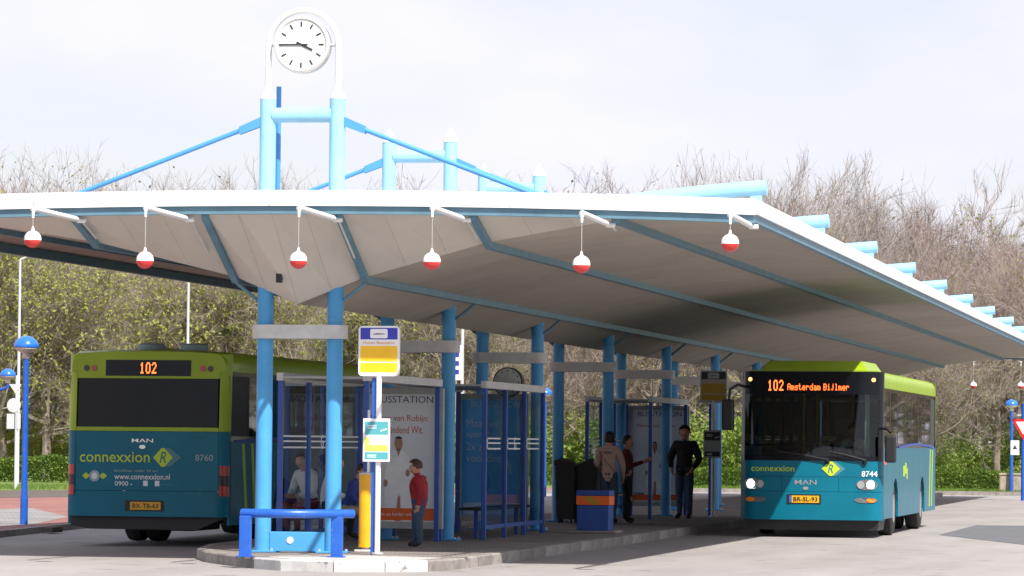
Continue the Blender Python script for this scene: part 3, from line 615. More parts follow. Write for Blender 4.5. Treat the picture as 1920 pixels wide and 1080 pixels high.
# lamps with blue domes
def domelamp(X,Y,z0,zt,label,s=1.0,arm=None):
    t=thing('street_lamp',label,'street lamp',(X,Y,z0),0,'blue dome lamps')
    lx=X+(arm or 0)
    if arm:
        MB().cyl((X,Y,z0),(X,Y,zt-.3),.055,n=12).build('pole','railblue',t,True)
        MB().tube([(X,Y,zt-.66)]+[(X+arm*(k/6),Y,zt-.66+.14*(k/6)**2) for k in range(1,7)]+[(lx,Y,zt-.40)],.04,8).build('arm','railblue',t,True)
    else:
        MB().cyl((X,Y,z0),(X,Y,zt-.40),.058,.05,n=14).build('pole','railblue',t,True)
        MB().cyl((X,Y,z0),(X,Y,z0+.5),.068,n=14).build('pole_sleeve','railblue',t,True)
    MB().lathe((lx,Y,zt-.26),[(.06,-.15),(.075,-.12),(.06,-.05),(.05,-.02)],14).build('neck','lampclear',t,True)
    MB().lathe((lx,Y,zt-.26),[(.05,-.06),(.13,-.03),(.20,.015),(.205,.04)],20).build('diffuser','lampclear',t,True)
    MB().lathe((lx,Y,zt-.26),[(.215,.041),(.22,.05),(.212,.10),(.175,.17),(.11,.22),(.05,.243),(0,.247)],24).build('dome','domeblue',t,True)
domelamp(-21.05,66.8,.1,3.40,'blue dome street lamp on a tall blue post, left of the stopped bus')
p=at(15,690,1,104); domelamp(p.x-.75,104,.1,p.z,'smaller blue dome lamp on a curved arm at the far left edge',1,.75)
p=at(1897,748,1,135.5); domelamp(p.x,135.5,.11,p.z,'blue dome street lamp behind the give way sign')
p=at(1022,726,1,118); domelamp(p.x,118,0,p.z,'blue dome lamp peeping out right of the second shelter')
# white sign pole at the left
p=at(32,720,1,112); X,Y=p.x,112
t=thing('sign_pole','white sign pole with round and square signs seen from behind, left','sign',(X,Y,.12))
MB().cyl((X,Y,.12),(X,Y,p.z+.25),.05,n=10).build('pole','signback',t,True)
z=at(28,760,1,112).z; MB().cyl((X-.07,Y-.06,z),(X-.07,Y-.052,z),.21,n=28).build('round_sign','signback',t)
z=at(28,790,1,112).z; MB().cbox(X-.28,X-.05,Y-.062,Y-.05,z-.22,z+.22,.003).build('square_sign','signback',t); MB().cbox(X+.02,X+.14,Y-.062,Y-.05,z-.22,z+.22,.003).build('square_sign','signback',t)
z=at(28,728,1,112).z; MB().prism([(X-.22,z+.12),(X+.16,z+.12),(X-.03,z-.15)],1,Y-.062,Y-.05).build('triangular_sign','signback',t)
# thin tall light masts
for u,vt,Yd,arm,lab in((38,487,118,1.3,'tall thin grey light mast with a curved arm at far left'),(354,500,122,0,'thin pale mast rising behind the left bus roof'),(868,560,100,0,'thin white mast with a blue and white sign behind the second portal')):
    p=at(u,vt,1,Yd); X=p.x
    t=thing('light_mast',lab,'mast',(X,Yd,.1))
    MB().cyl((X,Yd,.0),(X,Yd,p.z),.06,.035,n=8).build('pole','signback',t,True)
    if arm:
        MB().tube([(X,Yd,p.z)]+[(X+arm*k/6,Yd,p.z+.35*math.sin(k/6*pi/2)) for k in range(1,7)],.03,6).build('arm','signback',t,True)
        MB().cbox(X+arm-.1,X+arm+.3,Yd-.08,Yd+.08,p.z+.31,p.z+.40,.02).build('lamp_head','signback',t)
    elif u==868:
        a=at(860,680,1,Yd); MB().cbox(a.x-.16,a.x+.1,Yd-.1,Yd-.07,a.z-.45,a.z+.45,.005).build('sign_panel','whitedecal',t)
        for k in range(3): MB().box(a.x-.08,a.x+.03,Yd-.104,Yd-.1005,a.z-.3+.22*k,a.z-.18+.22*k).build('sign_mark','signblue',t)
    else: MB().cyl((X,Yd,p.z),(X,Yd,p.z+.2),.06,n=8).build('lamp_head','signback',t,True)
# give way sign with a plate
p=at(1919,800,1,122); X,Y,z=p.x,122,p.z
t=thing('give_way_sign','red and white give way triangle on a blue post at the right edge','traffic sign',(X,Y,0))
MB().cyl((X,Y,.0),(X,Y,z+.7),.07,n=12).build('post','railblue',t,True)
MB().prism([(X-.36,z+.23),(X+.36,z+.23),(X,z-.40)],1,Y-.11,Y-.09).build('triangle','signred',t)
MB().prism([(X-.225,z+.15),(X+.225,z+.15),(X,z-.245)],1,Y-.118,Y-.1105).build('white_field','whitedecal',t)
MB().cbox(X-.38,X-.12,Y-.1,Y-.08,z-.86,z-.42,.004).build('plate','whitedecal',t)
MB().prism([(X-.32,z-.68),(X-.18,z-.68),(X-.25,z-.55)],1,Y-.108,Y-.1005).build('arrow','posterdark',t)
MB().box(X-.35,X+.5,Y-.03,Y+.03,z+.33,z+.37).build('bracket','signback',t)
p=at(1896,924,1,136); X,Y=p.x,136
t=thing('stone_block','rough brown stone planter block in front of the right hedge','planter',(X,Y,.1))
MB().cbox(X-.38,X+.38,Y-.35,Y+.35,.11,.66,.05).build('block','stonepl',t); MB().cbox(X-.40,X+.40,Y-.37,Y+.37,.66,.74,.03).build('rim','stonepl',t)
# ================================================================ BUSES  (local: front at y=0, rear at y=12)
def frontY(x,z):
    a=abs(x); y=.05*(a/1.05)**2 if a<1.05 else .05+.21*((a-1.05)/.2)**2.2
    return y+max(0,z-1.3)*.07+max(0,.6-z)*.05
def rearY(x,z):
    a=abs(x); y=.03*(a/1.1)**2 if a<1.1 else .03+.12*((a-1.1)/.15)**2
    return 12-y-max(0,z-1.7)*.05
def skinpanel(name,m,par,fy,x0,x1,z0,z1,t=.03,nx=16,nz=3,push=0,smooth=True,round_=0):
    b=MB(); s=1 if fy is frontY else -1; vs=[]
    for lay in(0,1):
        for j in range(nz+1):
            for i in range(nx+1):
                x=x0+(x1-x0)*i/nx; z=z0+(z1-z0)*j/nz; vs.append((x,fy(x,z)+s*(t*lay-push),z))
    n=nx+1; L=n*(nz+1); fs=[]
    for j in range(nz):
        for i in range(nx):
            a=j*n+i; fs.append((a,a+1,a+n+1,a+n)); fs.append((L+a,L+a+n,L+a+n+1,L+a+1))
    for i in range(nx): fs.append((i,L+i,L+i+1,i+1)); a=nz*n+i; fs.append((a,a+1,L+a+1,L+a))
    for j in range(nz): a=j*n; fs.append((a,a+n,L+a+n,L+a)); a=j*n+nx; fs.append((a,L+a,L+a+n,a+n))
    return b.add(vs,fs).build(name,m,par,smooth,world=False)
def decal(name,s,w,h,m,par,fy,cx,cz_,off=0,shear=0,mir=False):
    sgn=1 if fy is frontY else -1
    return text(s,w,h,lambda a,c:((cx+a*sgn),fy(cx+a*sgn,cz_+c)-sgn*.006,cz_+c),off=off,shear=shear).build(name,m,par,world=False,fixn=False)
def disc(name,m,par,fy,cx,cz_,rx,rz,push=.008,n=20,depth=.05,poly=None):
    s=1 if fy is frontY else -1; b=MB()
    pts=poly or [(rx*math.cos(2*pi*k/n),rz*math.sin(2*pi*k/n)) for k in range(n)]; n=len(pts)
    vs=[(cx+a,fy(cx+a,cz_+c)-s*push,cz_+c) for a,c in pts]+[(cx+a,fy(cx+a,cz_+c)+s*depth,cz_+c) for a,c in pts]
    b.add(vs,[tuple(range(n)),tuple(range(2*n-1,n-1,-1))]+[(i,(i+1)%n,n+(i+1)%n,n+i) for i in range(n)])
    return b.build(name,m,par,False,world=False)
LED={'1':'00100 01100 00100 00100 00100 00100 01110','0':'01110 10001 10001 10001 10001 10001 01110','2':'01110 10001 00001 00010 00100 01000 11111','A':'01110 10001 10001 11111 10001 10001 10001','m':'00000 00000 11010 10101 10101 10101 10101','s':'00000 00000 01111 10000 01110 00001 11110','t':'01000 01000 11100 01000 01000 01001 00110','e':'00000 00000 01110 10001 11111 10000 01110','r':'00000 00000 10110 11001 10000 10000 10000','d':'00001 00001 01101 10011 10001 10001 01111','a':'00000 00000 01110 00001 01111 10001 01111','B':'11110 10001 10001 11110 10001 10001 11110','i':'00100 00000 01100 00100 00100 00100 01110','j':'00010 00000 00110 00010 00010 10010 01100','l':'01100 00100 00100 00100 00100 00100 01110',' ':'000 000 000 000 000 000 000'}
def ledtext(name,s,w,h,par,fy,cx,cz_,bold=False):
    # lit dots of a matrix display, five by seven per letter
    sgn=1 if fy is frontY else -1; cells=[]; x=0
    for ch in s:
        rows=LED[ch].split()
        for j,r in enumerate(rows):
            for i,c in enumerate(r):
                if c=='1':
                    cells.append((x+i,6-j))
        x+=len(rows[0])+(1 if not bold else 2)
    W=x-(1 if not bold else 2); px,pz=w/W,h/7; k=.46 if not bold else .62; b=MB()
    for i,j in cells:
        a0,a1=(i+.5-W/2-k)*px,(i+.5-W/2+k)*px; c0,c1=(j+.5-3.5-min(k,.5))*pz,(j+.5-3.5+min(k,.5))*pz
        b.add([(cx+sgn*a,fy(cx+sgn*a,cz_+c)-sgn*(.009+.0006*((i+j)%2)),cz_+c) for a,c in((a0,c0),(a1,c0),(a1,c1),(a0,c1))],[(0,1,2,3)])
    o=b.build(name,'led',par,world=False,fixn=False); o['kind']='stuff'; return o
DIA=lambda w,h:[(-w,0),(-w*.15,-h*.9),(w*.15,-h*.9),(w,0),(w*.15,h*.9),(-w*.15,h*.9)]
def bus(name,label,loc,rz,number,plate,front=True):
    t=thing(name,label,'bus',loc,rz)
    B=lambda n,m,mb,sm=False,par=t: mb.build(n,m,par,sm,world=False)
    AR=[(2.72,.56),(8.6,.56)]
    br=[.28,1.95,3.5,5.2,6.6,7.85,9.35,10.6,11.84]
    for sg in(-1,1):
        xo=sg*1.25; xi=sg*1.21
        for a,c in zip(br[:-1],br[1:]):
            ctr=[w for w in AR if a<w[0]<c]; a+=.004; c-=.004
            if ctr:
                cy,r=ctr[0]; poly=[(a,.33),(cy-r,.33)]+[(cy-r*math.cos(pi*k/12),.48+r*math.sin(pi*k/12)*.98) for k in range(13)]+[(cy+r,.33),(c,.33),(c,1.58),(a,1.58)]
            else: poly=[(a,.33),(c,.33),(c,1.58),(a,1.58)]
            B('side_panel','teal',MB().prism(poly,0,min(xo,xi),max(xo,xi)))
        # window band
        B('window_surround','blackglass',MB().box(min(sg*1.235,sg*1.215),max(sg*1.235,sg*1.215),.30,11.85,1.582,1.66))
        B('window_header','blackglass',MB().box(min(sg*1.235,sg*1.215),max(sg*1.235,sg*1.215),.34,11.82,2.56,2.62))
        wb=[.34,1.75,3.25,4.75,6.25,7.75,9.25,10.7,11.8]
        for a,c in zip(wb[:-1],wb[1:]):
            B('side_window','sideglass' if c<11 else 'dark',MB().box(min(sg*1.232,sg*1.226),max(sg*1.232,sg*1.226),a+.045,c-.045,1.661,2.559))  # rearmost pane matte dark: reflection of the shaded canopy put into its colour
            B('pillar','black',MB().box(min(sg*1.236,sg*1.19),max(sg*1.236,sg*1.19),c-.043,c+.043,1.661,2.559))
        for cy,r in AR:
            y=cy; x0,x1=(sg*1.215,sg*.93)
            w=B('wheel','rubber',MB().lathe((0,0,0),[(.24,-.14),(.42,-.14),(.475,-.11),(.485,0),(.475,.11),(.42,.14),(.24,.14)],32),True)
            w.rotation_euler=(0,pi/2,0); w.location=(sg*1.075,y,.485)
            q=MB().lathe((0,0,0),[(0,.05 if cy<5 else -.03),(.08,.06 if cy<5 else -.03),(.10,.03),(.2,.04),(.24,.10),(.24,.135),(.255,.142)],24).build('rim','chrome',w,True,world=False)
            q.rotation_euler=(0,0 if sg>0 else pi,0)
            if cy>5:
                w2=B('wheel','rubber',MB().lathe((0,0,0),[(.0,-.14),(.42,-.14),(.475,-.11),(.485,0),(.475,.11),(.42,.14),(.0,.14)],28),True); w2.rotation_euler=(0,pi/2,0); w2.location=(sg*.74,y,.485)
        # livery on the side
        arc=MB(); n=14
        for k in range(n):
            y0,y1=3.3+8.2*k/n,3.3+8.2*(k+1)/n; z=lambda y:1.60+.07*math.sin((y-3.3)/8.2*pi)
            arc.hexa([(sg*1.251,y0,z(y0)-.04),(sg*1.256,y0,z(y0)-.04),(sg*1.256,y1,z(y1)-.04),(sg*1.251,y1,z(y1)-.04)],[(sg*1.251,y0,z(y0)),(sg*1.256,y0,z(y0)),(sg*1.256,y1,z(y1)),(sg*1.251,y1,z(y1))])
        B('side_stripe','busblue',arc)
        for y0,y1,z0,z1 in((4.3,4.6,1.05,1.25),(4.68,4.95,1.1,1.3),(5.0,5.2,1.0,1.2)): B('side_logo','limedecal',MB().box(min(sg*1.2515,sg*1.254),max(sg*1.2515,sg*1.254),y0,y1,z0,z1))
        for y0 in(10.2,10.75): B('side_stripe','limedecal',MB().hexa([(sg*1.2515,y0,.42),(sg*1.254,y0,.42),(sg*1.254,y0+.16,.42),(sg*1.2515,y0+.16,.42)],[(sg*1.2515,y0+.25,1.55),(sg*1.254,y0+.25,1.55),(sg*1.254,y0+.4,1.55),(sg*1.2515,y0+.4,1.55)]))
    # roof shell (lime) with rounded shoulders
    pr=[(1.25,2.621),(1.25,2.74),(1.235,2.82),(1.19,2.88),(1.10,2.92),(.6,2.945),(0,2.95)]; pr=pr+[(-x,z) for x,z in pr[-2::-1]]
    b=MB(); n=len(pr); ys=[.40,.50,1.0,6,11.0,11.75,11.93]; vs=[]
    for k,y in enumerate(ys):
        sc={6:.95}.get(k,1)
        vs+=[(x*(sc if k==6 else 1),y,z-(.03 if k==6 and z>2.7 else 0)) for x,z in pr]
    b.add(vs,[(k*n+i,k*n+i+1,k*n+n+i+1,k*n+n+i) for k in range(len(ys)-1) for i in range(n-1)]+[tuple(range(n)),tuple(range(len(ys)*n-1,len(ys)*n-n-1,-1))])
    b.m=[1 if (f_ and len(f_)==4 and all(b.v[k][2]>2.915 for k in f_)) else 0 for f_ in b.f]
    B('roof',['lime','rooftop'],b,True)
    cap=[]
    for i in range(17):
        x=-1.22+2.44*i/16; cap.append((x,frontY(x,2.9)+.004))
    B('front_cap','blackglass',MB().prism(cap+[(1.22,.45),(-1.22,.45)],2,2.86,2.903))
    # side air inlet, roof units
    B('roof_unit','lime',MB().add([(-.95,.42,2.90),(.95,.42,2.90),(.95,3.2,2.94),(-.95,3.2,2.94),(-.82,.75,3.10),(.82,.75,3.10),(.85,3.0,3.10),(-.85,3.0,3.10)],[(0,3,2,1),(4,5,6,7),(0,1,5,4),(1,2,6,5),(2,3,7,6),(3,0,4,7)]) if front else MB().lathe((.38,9.6,2.95),[(.19,-.02),(.20,.0),(.20,.05),(.15,.07),(0,.075)],24),True)
    if not front:
        for x in(.22,-.45): B('roof_fan','greydecal',MB().lathe((x,11.0,2.945),[(.20,-.02),(.215,.0),(.215,.085),(.17,.115),(0,.12)],28),True)
    # floor, underbody and interior
    B('underbody','black',MB().box(-1.18,1.18,.45,8.0,.36,.42).box(-.62,.62,8.0,9.2,.36,.62).box(-1.18,1.18,9.2,11.8,.40,.50))
    if not front:
        sk=MB(); sk.prism([(-1.2,.45),(-.75,.255),(.9,.255),(1.2,.30),(1.2,.45)],1,11.2,11.86); B('engine_skirt','black',sk)
        B('engine_block','black',MB().cbox(-.5,.5,9.5,11.1,.22,.40,.03))
    else: B('front_valance','black',MB().prism([(-1.2,.34),(1.2,.34),(1.16,.13),(-1.16,.13)],1,.20,1.3))
    B('floor','dark',MB().box(-1.19,1.19,.3,11.8,.56,.6))
    B('ceiling','dark',MB().box(-1.17,1.17,.4,11.75,2.57,2.60))
    for y in(4.0,4.9,5.8,6.8,7.7,9.0,9.9,10.8):
        for x in(-.78,.78):
            if x<0 and 5.3<y<6.9: continue
            s=MB().cbox(x-.4,x+.4,y,y+.42,.95,1.05,.03).cbox(x-.4,x+.4,y+.36,y+.44,1.04,1.62,.03); B('seat','seat',s)
    for x in(-.45,.45):
        for y in(3.0,5.3,7.2): B('grab_pole','yellow',MB().cyl((x,y,.6),(x,y,2.57),.017,n=8),True)
    # ---- front face
    B('bulkhead','dark',MB().box(-1.15,1.15,.36,.40,.35,1.30))
    f=frontY
    skinpanel('bumper','teal',t,f,-1.25,1.25,.31,.80,.05,26,4)
    skinpanel('front_panel','teal',t,f,-1.25,-.50,.806,1.06,.05,12,2); skinpanel('front_panel','teal',t,f,-.494,.494,.806,1.06,.05,10,2); skinpanel('front_panel','teal',t,f,.50,1.25,.806,1.06,.05,12,2)
    skinpanel('front_panel','teal',t,f,-1.25,1.25,1.066,1.34,.05,26,2)
    skinpanel('windscreen','windscreen',t,f,-1.17,1.17,1.345,2.50,.008,24,6)
    skinpanel('destination_box','blackglass',t,f,-1.17,1.17,2.502,2.90,.03,24,4)
    for sg in(-1,1): skinpanel('corner_post','blackglass',t,f,*sorted((sg*1.172,sg*1.25)),1.345,2.90,.05,5,6)
    skinpanel('windscreen_base','blackglass',t,f,-1.17,1.17,1.34,1.42,.03,24,1,push=.004)
    ledtext('line_number','102',.27,.185,t,f,-.63,2.655,True)
    ledtext('destination','Amsterdam Bijlmer',1.08,.115,t,f,.12,2.63)
    for x in(-1.10,1.10): disc('marker_lamp','marker',t,f,x*.985,2.76,.035,.035)
    decal('operator_name','connexxion',.76,.10,'limedecal',t,f,-.66,1.20,off=.006)
    d0=disc('logo_shadow','greydiamond',t,f,.42,1.205,0,0,.006,poly=DIA(.19,.135)); d1=disc('logo','limedecal',t,f,.36,1.205,0,0,.010,poly=DIA(.16,.14))
    text('R',.09,.15,lambda a,c:(.355+a,f(.355,1.2)-.013,1.205+c),shear=.25).build('logo_letter','teal',d1,world=False,fixn=False)
    decal('fleet_number',number,.27,.10,'whitedecal',t,f,1.03,1.12,off=.012)
    decal('maker_name','MAN',.38,.085,'chrome',t,f,-.08,.965,off=.003)
    disc('maker_badge','chrome',t,f,-.08,.86,.05,.028,.01)
    for sg in(-1,1):
        h=disc('headlight','lens',t,f,sg*.99,.93,.185,.095,.012,depth=.03,n=28)
        disc('bulb','headlamp',t,f,sg*1.05,.93,.068,.066,.017,depth=.01).parent=h
        disc('bulb','chrome',t,f,sg*.88,.93,.062,.068,.017,depth=.01).parent=h
        g=disc('fog_lamp','lens',t,f,sg*.97,.66,.20,.05,.010,depth=.03); disc('indicator','amber',t,f,sg*1.06,.66,.085,.04,.015,depth=.01).parent=g
    pl=disc('plate_holder','black',t,f,-.11,.67,0,0,.008,poly=[(-.30,-.085),(.30,-.085),(.30,.085),(-.30,.085)])
    disc('number_plate','plate',t,f,-.08,.67,0,0,.014,poly=[(-.24,-.062),(.24,-.062),(.24,.062),(-.24,.062)],depth=.0).parent=pl
    disc('country_band','euroblue',t,f,-.345,.67,0,0,.014,poly=[(-.022,-.062),(.022,-.062),(.022,.062),(-.022,.062)],depth=.0).parent=pl
    text(plate,.42,.075,lambda a,c:(-.08+a,f(-.08,.67)-.018,.67+c),off=.012).build('plate_text','black',pl,world=False,fixn=False)
    # wipers, mirrors, dash, wheel
    for x0,x1 in((-.55,.30),(.35,.95)):
        w=MB().tube([(x1,f(x1,1.38)-.05,1.36),((x0+x1)/2,f(0,1.42)-.06,1.44),(x0,f(x0,1.45)-.055,1.50)],.016,6).cyl((x1,f(x1,1.3)-.01,1.30),(x1,f(x1,1.38)-.055,1.37),.04,n=10); B('wiper','black',w,True)
    m=MB().tube([(-1.15,.28,2.62),(-1.28,.02,2.66),(-1.40,-.14,2.58),(-1.42,-.16,2.35)],.026,8); mr=B('mirror_arm','black',m,True); B('mirror','black',MB().cbox(-1.54,-1.32,-.24,-.12,1.86,2.40,.04),False,mr)
    m=MB().tube([(1.22,.28,1.92),(1.33,.1,1.90),(1.40,.02,1.84)],.022,8); mr=B('mirror_arm','black',m,True); B('mirror','black',MB().cbox(1.30,1.50,-.06,.06,1.32,1.80,.04),False,mr)
    B('side_repeater','markred',MB().cyl((1.25,.62,1.32),(1.268,.62,1.32),.035,n=10))
    B('dashboard','dark',MB().prism([(.42,1.0),(.42,1.30),(.75,1.34),(.9,1.2),(.9,1.0)],0,-.25,1.15))
    B('steering_wheel','black',MB().tube([(.62+.24*math.cos(2*pi*k/20),.98+.08*math.sin(2*pi*k/20),1.36+.22*math.sin(2*pi*k/20)) for k in range(21)],.018,6),True)
    B('driver_seat','seat',MB().cbox(.38,.86,1.35,1.8,.98,1.10,.04).cbox(.38,.86,1.78,1.9,1.08,1.85,.04))
    B('driver_cab','dark',MB().box(.20,.23,1.0,2.0,.6,1.55).box(.23,1.18,2.0,2.03,.6,2.1))
    B('pale_bar','tiegrey',MB().box(.90,.98,.52,.56,1.3,2.56))  # pale upright bar just behind the windscreen
    # ---- rear face
    g=rearY
    skinpanel('rear_skirt','teal',t,g,-1.25,1.25,.45,.83,.05,24,3); skinpanel('engine_door','teal',t,g,-1.10,1.10,.836,1.72,.05,22,4)
    for sg in(-1,1):
        a,c=sorted((sg*1.106,sg*1.25))
        skinpanel('rear_corner','teal',t,g,a,c,.836,1.72,.05,5,4); skinpanel('rear_corner','lime',t,g,a,c,1.726,2.88,.05,5,5)
    skinpanel('rear_panel','lime',t,g,-1.10,1.10,1.726,1.785,.05,20,1); skinpanel('rear_window','blackglass',t,g,-1.08,1.08,1.79,2.51,.03,20,4)
    skinpanel('rear_panel','lime',t,g,-1.10,1.10,2.515,2.89,.05,20,2); skinpanel('rear_display','blackglass',t,g,-.66,.66,2.55,2.79,.03,14,2,push=.006)
    ledtext('line_number','102',.25,.165,t,g,.0,2.67,True)
    for x,mm in((.96,'taildark'),(.84,'tail'),(-.84,'tail'),(-.96,'taildark')): disc('upper_tail_lamp',mm,t,g,x,2.665,.042,.046,.015)
    decal('maker_name','MAN',.33,.055,'chrome',t,g,.06,1.585,off=.003); disc('maker_badge','chrome',t,g,.06,1.49,.05,.03,.01)
    decal('operator_name','connexxion',1.09,.155,'limedecal',t,g,.49,1.335,off=.006)
    disc('logo_shadow','greydiamond',t,g,-.34,1.335,0,0,.006,poly=DIA(.20,.15)); d1=disc('logo','limedecal',t,g,-.26,1.335,0,0,.010,poly=DIA(.15,.155))
    text('R',.10,.17,lambda a,c:(-.26-a,g(-.26,1.33)+.013,1.335+c),shear=.25).build('logo_letter','teal',d1,world=False,fixn=False)
    decal('fleet_number',number,.27,.095,'greydecal',t,g,-.89,1.335,off=.005)
    decal('slogan','bereikbaar onder 24 uur',.68,.04,'greydecal',t,g,.15,1.135); decal('web_address','www.connexxion.nl',.86,.085,'whitedecal',t,g,.06,1.045,off=.008)
    decal('phone','0900 -',.27,.07,'whitedecal',t,g,.345,.94,off=.008)
    for x in(.02,-.16):
        disc('phone_tile','whitedecal',t,g,x-.015,.945,0,0,.008,poly=[(-.035,-.04),(.035,-.04),(.035,.04),(-.035,.04)])
    decal('phone_note','per minuut',.18,.03,'tealprint',t,g,-.31,.925)
    e=disc('emblem','greydecal',t,g,.80,1.05,.08,.085,.010); disc('emblem_wing','limedecal',t,g,.935,1.05,0,0,.006,poly=DIA(.06,.05)); disc('emblem_wing','limedecal',t,g,.665,1.05,0,0,.006,poly=DIA(.06,.05))
    disc('emblem_core','whitedecal',t,g,.80,1.05,.045,.048,.014)
    for sg in(-1,1):
        for z0,z1,mm in((1.07,1.22,'tail'),(.92,1.065,'taildark'),(.765,.915,'tail')): skinpanel('tail_lamp',mm,t,g,*sorted((sg*1.125,sg*1.245)),z0,z1,.02,4,1,push=.012)
    pl=disc('plate_holder','black',t,g,.02,.61,0,0,.010,poly=[(-.30,-.08),(.30,-.08),(.30,.08),(-.30,.08)])
    disc('number_plate','plate',t,g,-.0,.61,0,0,.016,poly=[(-.235,-.058),(.235,-.058),(.235,.058),(-.235,.058)],depth=0).parent=pl
    text('BX-TB-63' if not front else plate,.40,.07,lambda a,c:(-a,g(0,.61)+.019,.61+c),off=.012).build('plate_text','black',pl,world=False,fixn=False)
    return t
busR=bus('city_bus','teal and lime city bus driving towards the viewer with lit headlights',(-7.63,69.5,0),0,'8744','BR-SL-93',True)
busL=bus('city_bus','teal and lime city bus seen from behind, stopped left of the platform',(-16.285,69.67,0),pi,'8760','BX-TB-63',False)
# ================================================================ PEOPLE
def person(label,loc,rz,H,J,cloth,hair='hairbrown',hairlen=0,bulk=1.0,extra=None,capm=None,z0=None,parent=None,headk=1.0,legk=1.0):
    """J: joint overrides in body units (fractions of H); local forward is -y; x>0 is the figure's left when seen from the front."""
    P=dict(pel=(0,0,.53),wai=(0,-.005,.61),che=(0,0,.71),upc=(0,.005,.785),nec=(0,0,.845),jaw=(0,-.012,.885),hea=(0,-.006,.935),crn=(0,.002,.965))
    for s,g in(('l',1),('r',-1)):
        P.update({'hip'+s:(g*.05,0,.505),'kne'+s:(g*.055,-.01,.285),'ank'+s:(g*.055,.012,.05),'toe'+s:(g*.065,-.085,.022),'sho'+s:(g*.095,.005,.80),'elb'+s:(g*.135,.015,.635),'wri'+s:(g*.14,-.02,.49)})
    P.update(J)
    RAD=dict(pel=.07,wai=.064,che=.074,upc=.064,nec=.030,jaw=.042,hea=.056,crn=.046,hip=.056,kne=.036,ank=.024,toe=.021,sho=.042,elb=.028,wri=.019)
    names=list(P); idx={n:i for i,n in enumerate(names)}; V=[Vector(P[n])*H for n in names]
    rad=[(RAD[n] if n in RAD else RAD[n[:3]])*(1.22 if n[:3] not in('jaw','hea','crn','nec') else 1.18) for n in names]
    rad=[r*(headk if n in('jaw','hea','crn') else 1) for r,n in zip(rad,names)]
    rad=[r*(legk if n[:3] in('hip','kne','ank') else 1) for r,n in zip(rad,names)]
    top={'wai','che','upc','sho','elb','wri','pel'}
    rad=[r*(bulk if n[:3] in top else 1) for r,n in zip(rad,names)]
    E=[('pel','wai','t'),('wai','che','t'),('che','upc','t'),('upc','nec','k'),('nec','jaw','k'),('jaw','hea','k'),('hea','crn','k')]
    for s in 'lr': E+=[('pel','hip'+s,'b'),('hip'+s,'kne'+s,'b'),('kne'+s,'ank'+s,'b'),('ank'+s,'toe'+s,'s'),('upc','sho'+s,'t'),('sho'+s,'elb'+s,'t'),('elb'+s,'wri'+s,'t')]
    ed=[(idx[a],idx[c],k) for a,c,k in E]
    # nose
    V.append(Vector(P['jaw'])*H+Vector((0,-.055,.022))*H); rad.append(.011); ed.append((idx['jaw'],len(V)-1,'k'))
    for s,g in(('l',1),('r',-1)):
        w=Vector(P['wri'+s])*H; d=(w-Vector(P['elb'+s])*H).normalized(); side=Vector((0,-1,0)); side=(side-d*side.dot(d)).normalized() if abs(d.y)<.95 else Vector((0,0,1))
        inw=d.cross(side)*g
        pa=w+d*.045*H; V.append(pa); rad.append(.019); ip=len(V)-1; ed.append((idx['wri'+s],ip,'k'))
        for k,(o,L) in enumerate(((-.018,.042),(-.006,.050),(.006,.047),(.018,.038))):
            a=pa+d*.022*H+side*(-o)*H; c=a+(d*L*.5+inw*.008)*H; e=c+(d*L*.35+inw*.022)*H
            for q,r in((a,.0075),(c,.0065),(e,.005)): V.append(q); rad.append(r)
            n=len(V); ed+=[(ip,n-3,'k'),(n-3,n-2,'k'),(n-2,n-1,'k')]
        a=w+d*.028*H+side*.022*H; c=a+(d*.025+side*.012+inw*.01)*H
        for q,r in((a,.0085),(c,.006)): V.append(q); rad.append(r)
        n=len(V); ed+=[(idx['wri'+s],n-2,'k'),(n-2,n-1,'k')]
    me=D.meshes.new('b'); me.from_pydata([v[:] for v in V],[(a,c) for a,c,k in ed],[])
    o=D.objects.new('b',me); COL.objects.link(o)
    sk=o.modifiers.new('s','SKIN'); sk.use_smooth_shade=True; sk.branch_smoothing=.4
    for i,sv in enumerate(me.skin_vertices[0].data if me.skin_vertices else []): pass
    if not me.skin_vertices:
        bm=bmesh.new(); bm.from_mesh(me); bm.verts.layers.skin.verify(); bm.to_mesh(me); bm.free()
    for i,sv in enumerate(me.skin_vertices[0].data): sv.radius=(rad[i]*H,rad[i]*H); sv.use_root=(i==0)
    ss=o.modifiers.new('u','SUBSURF'); ss.levels=2; ss.render_levels=2
    bpy.context.view_layer.update()
    bme=D.meshes.new_from_object(o.evaluated_get(bpy.context.evaluated_depsgraph_get())); D.objects.remove(o)
    bme.materials.clear()
    for m in cloth: bme.materials.append(M[m])     # top, bottom, shoe, skin
    segs=[(V[a],V[c],'tbsk'.index(k),rad[a]*H*.8,rad[c]*H*.8) for a,c,k in ed]
    for p in bme.polygons:
        c=Vector(p.center); best=1e9;bk=0
        for a,e,k,ra,rb in segs:
            ab=e-a; t=max(0,min(1,(c-a).dot(ab)/max(ab.length_squared,1e-9))); dd=(c-a-ab*t).length-(ra+(rb-ra)*t)
            if dd<best: best=dd; bk=k
        hp=Vector(P['pel'])*H
        p.material_index=bk; p.use_smooth=True
    t=thing('person',label,'person',loc,rz); body=D.objects.new('body',bme); COL.objects.link(body); body.parent=t
    # hair: a shell over the skull
    hc=Vector(P['hea'])*H; up=(Vector(P['crn'])-Vector(P['nec'])).normalized(); fw=Vector((0,-1,0)); fw=(fw-up*fw.dot(up)).normalized(); sd=up.cross(fw)
    rnd=random.Random(len(label)); b=MB(); n=18; rings=9; vs=[]
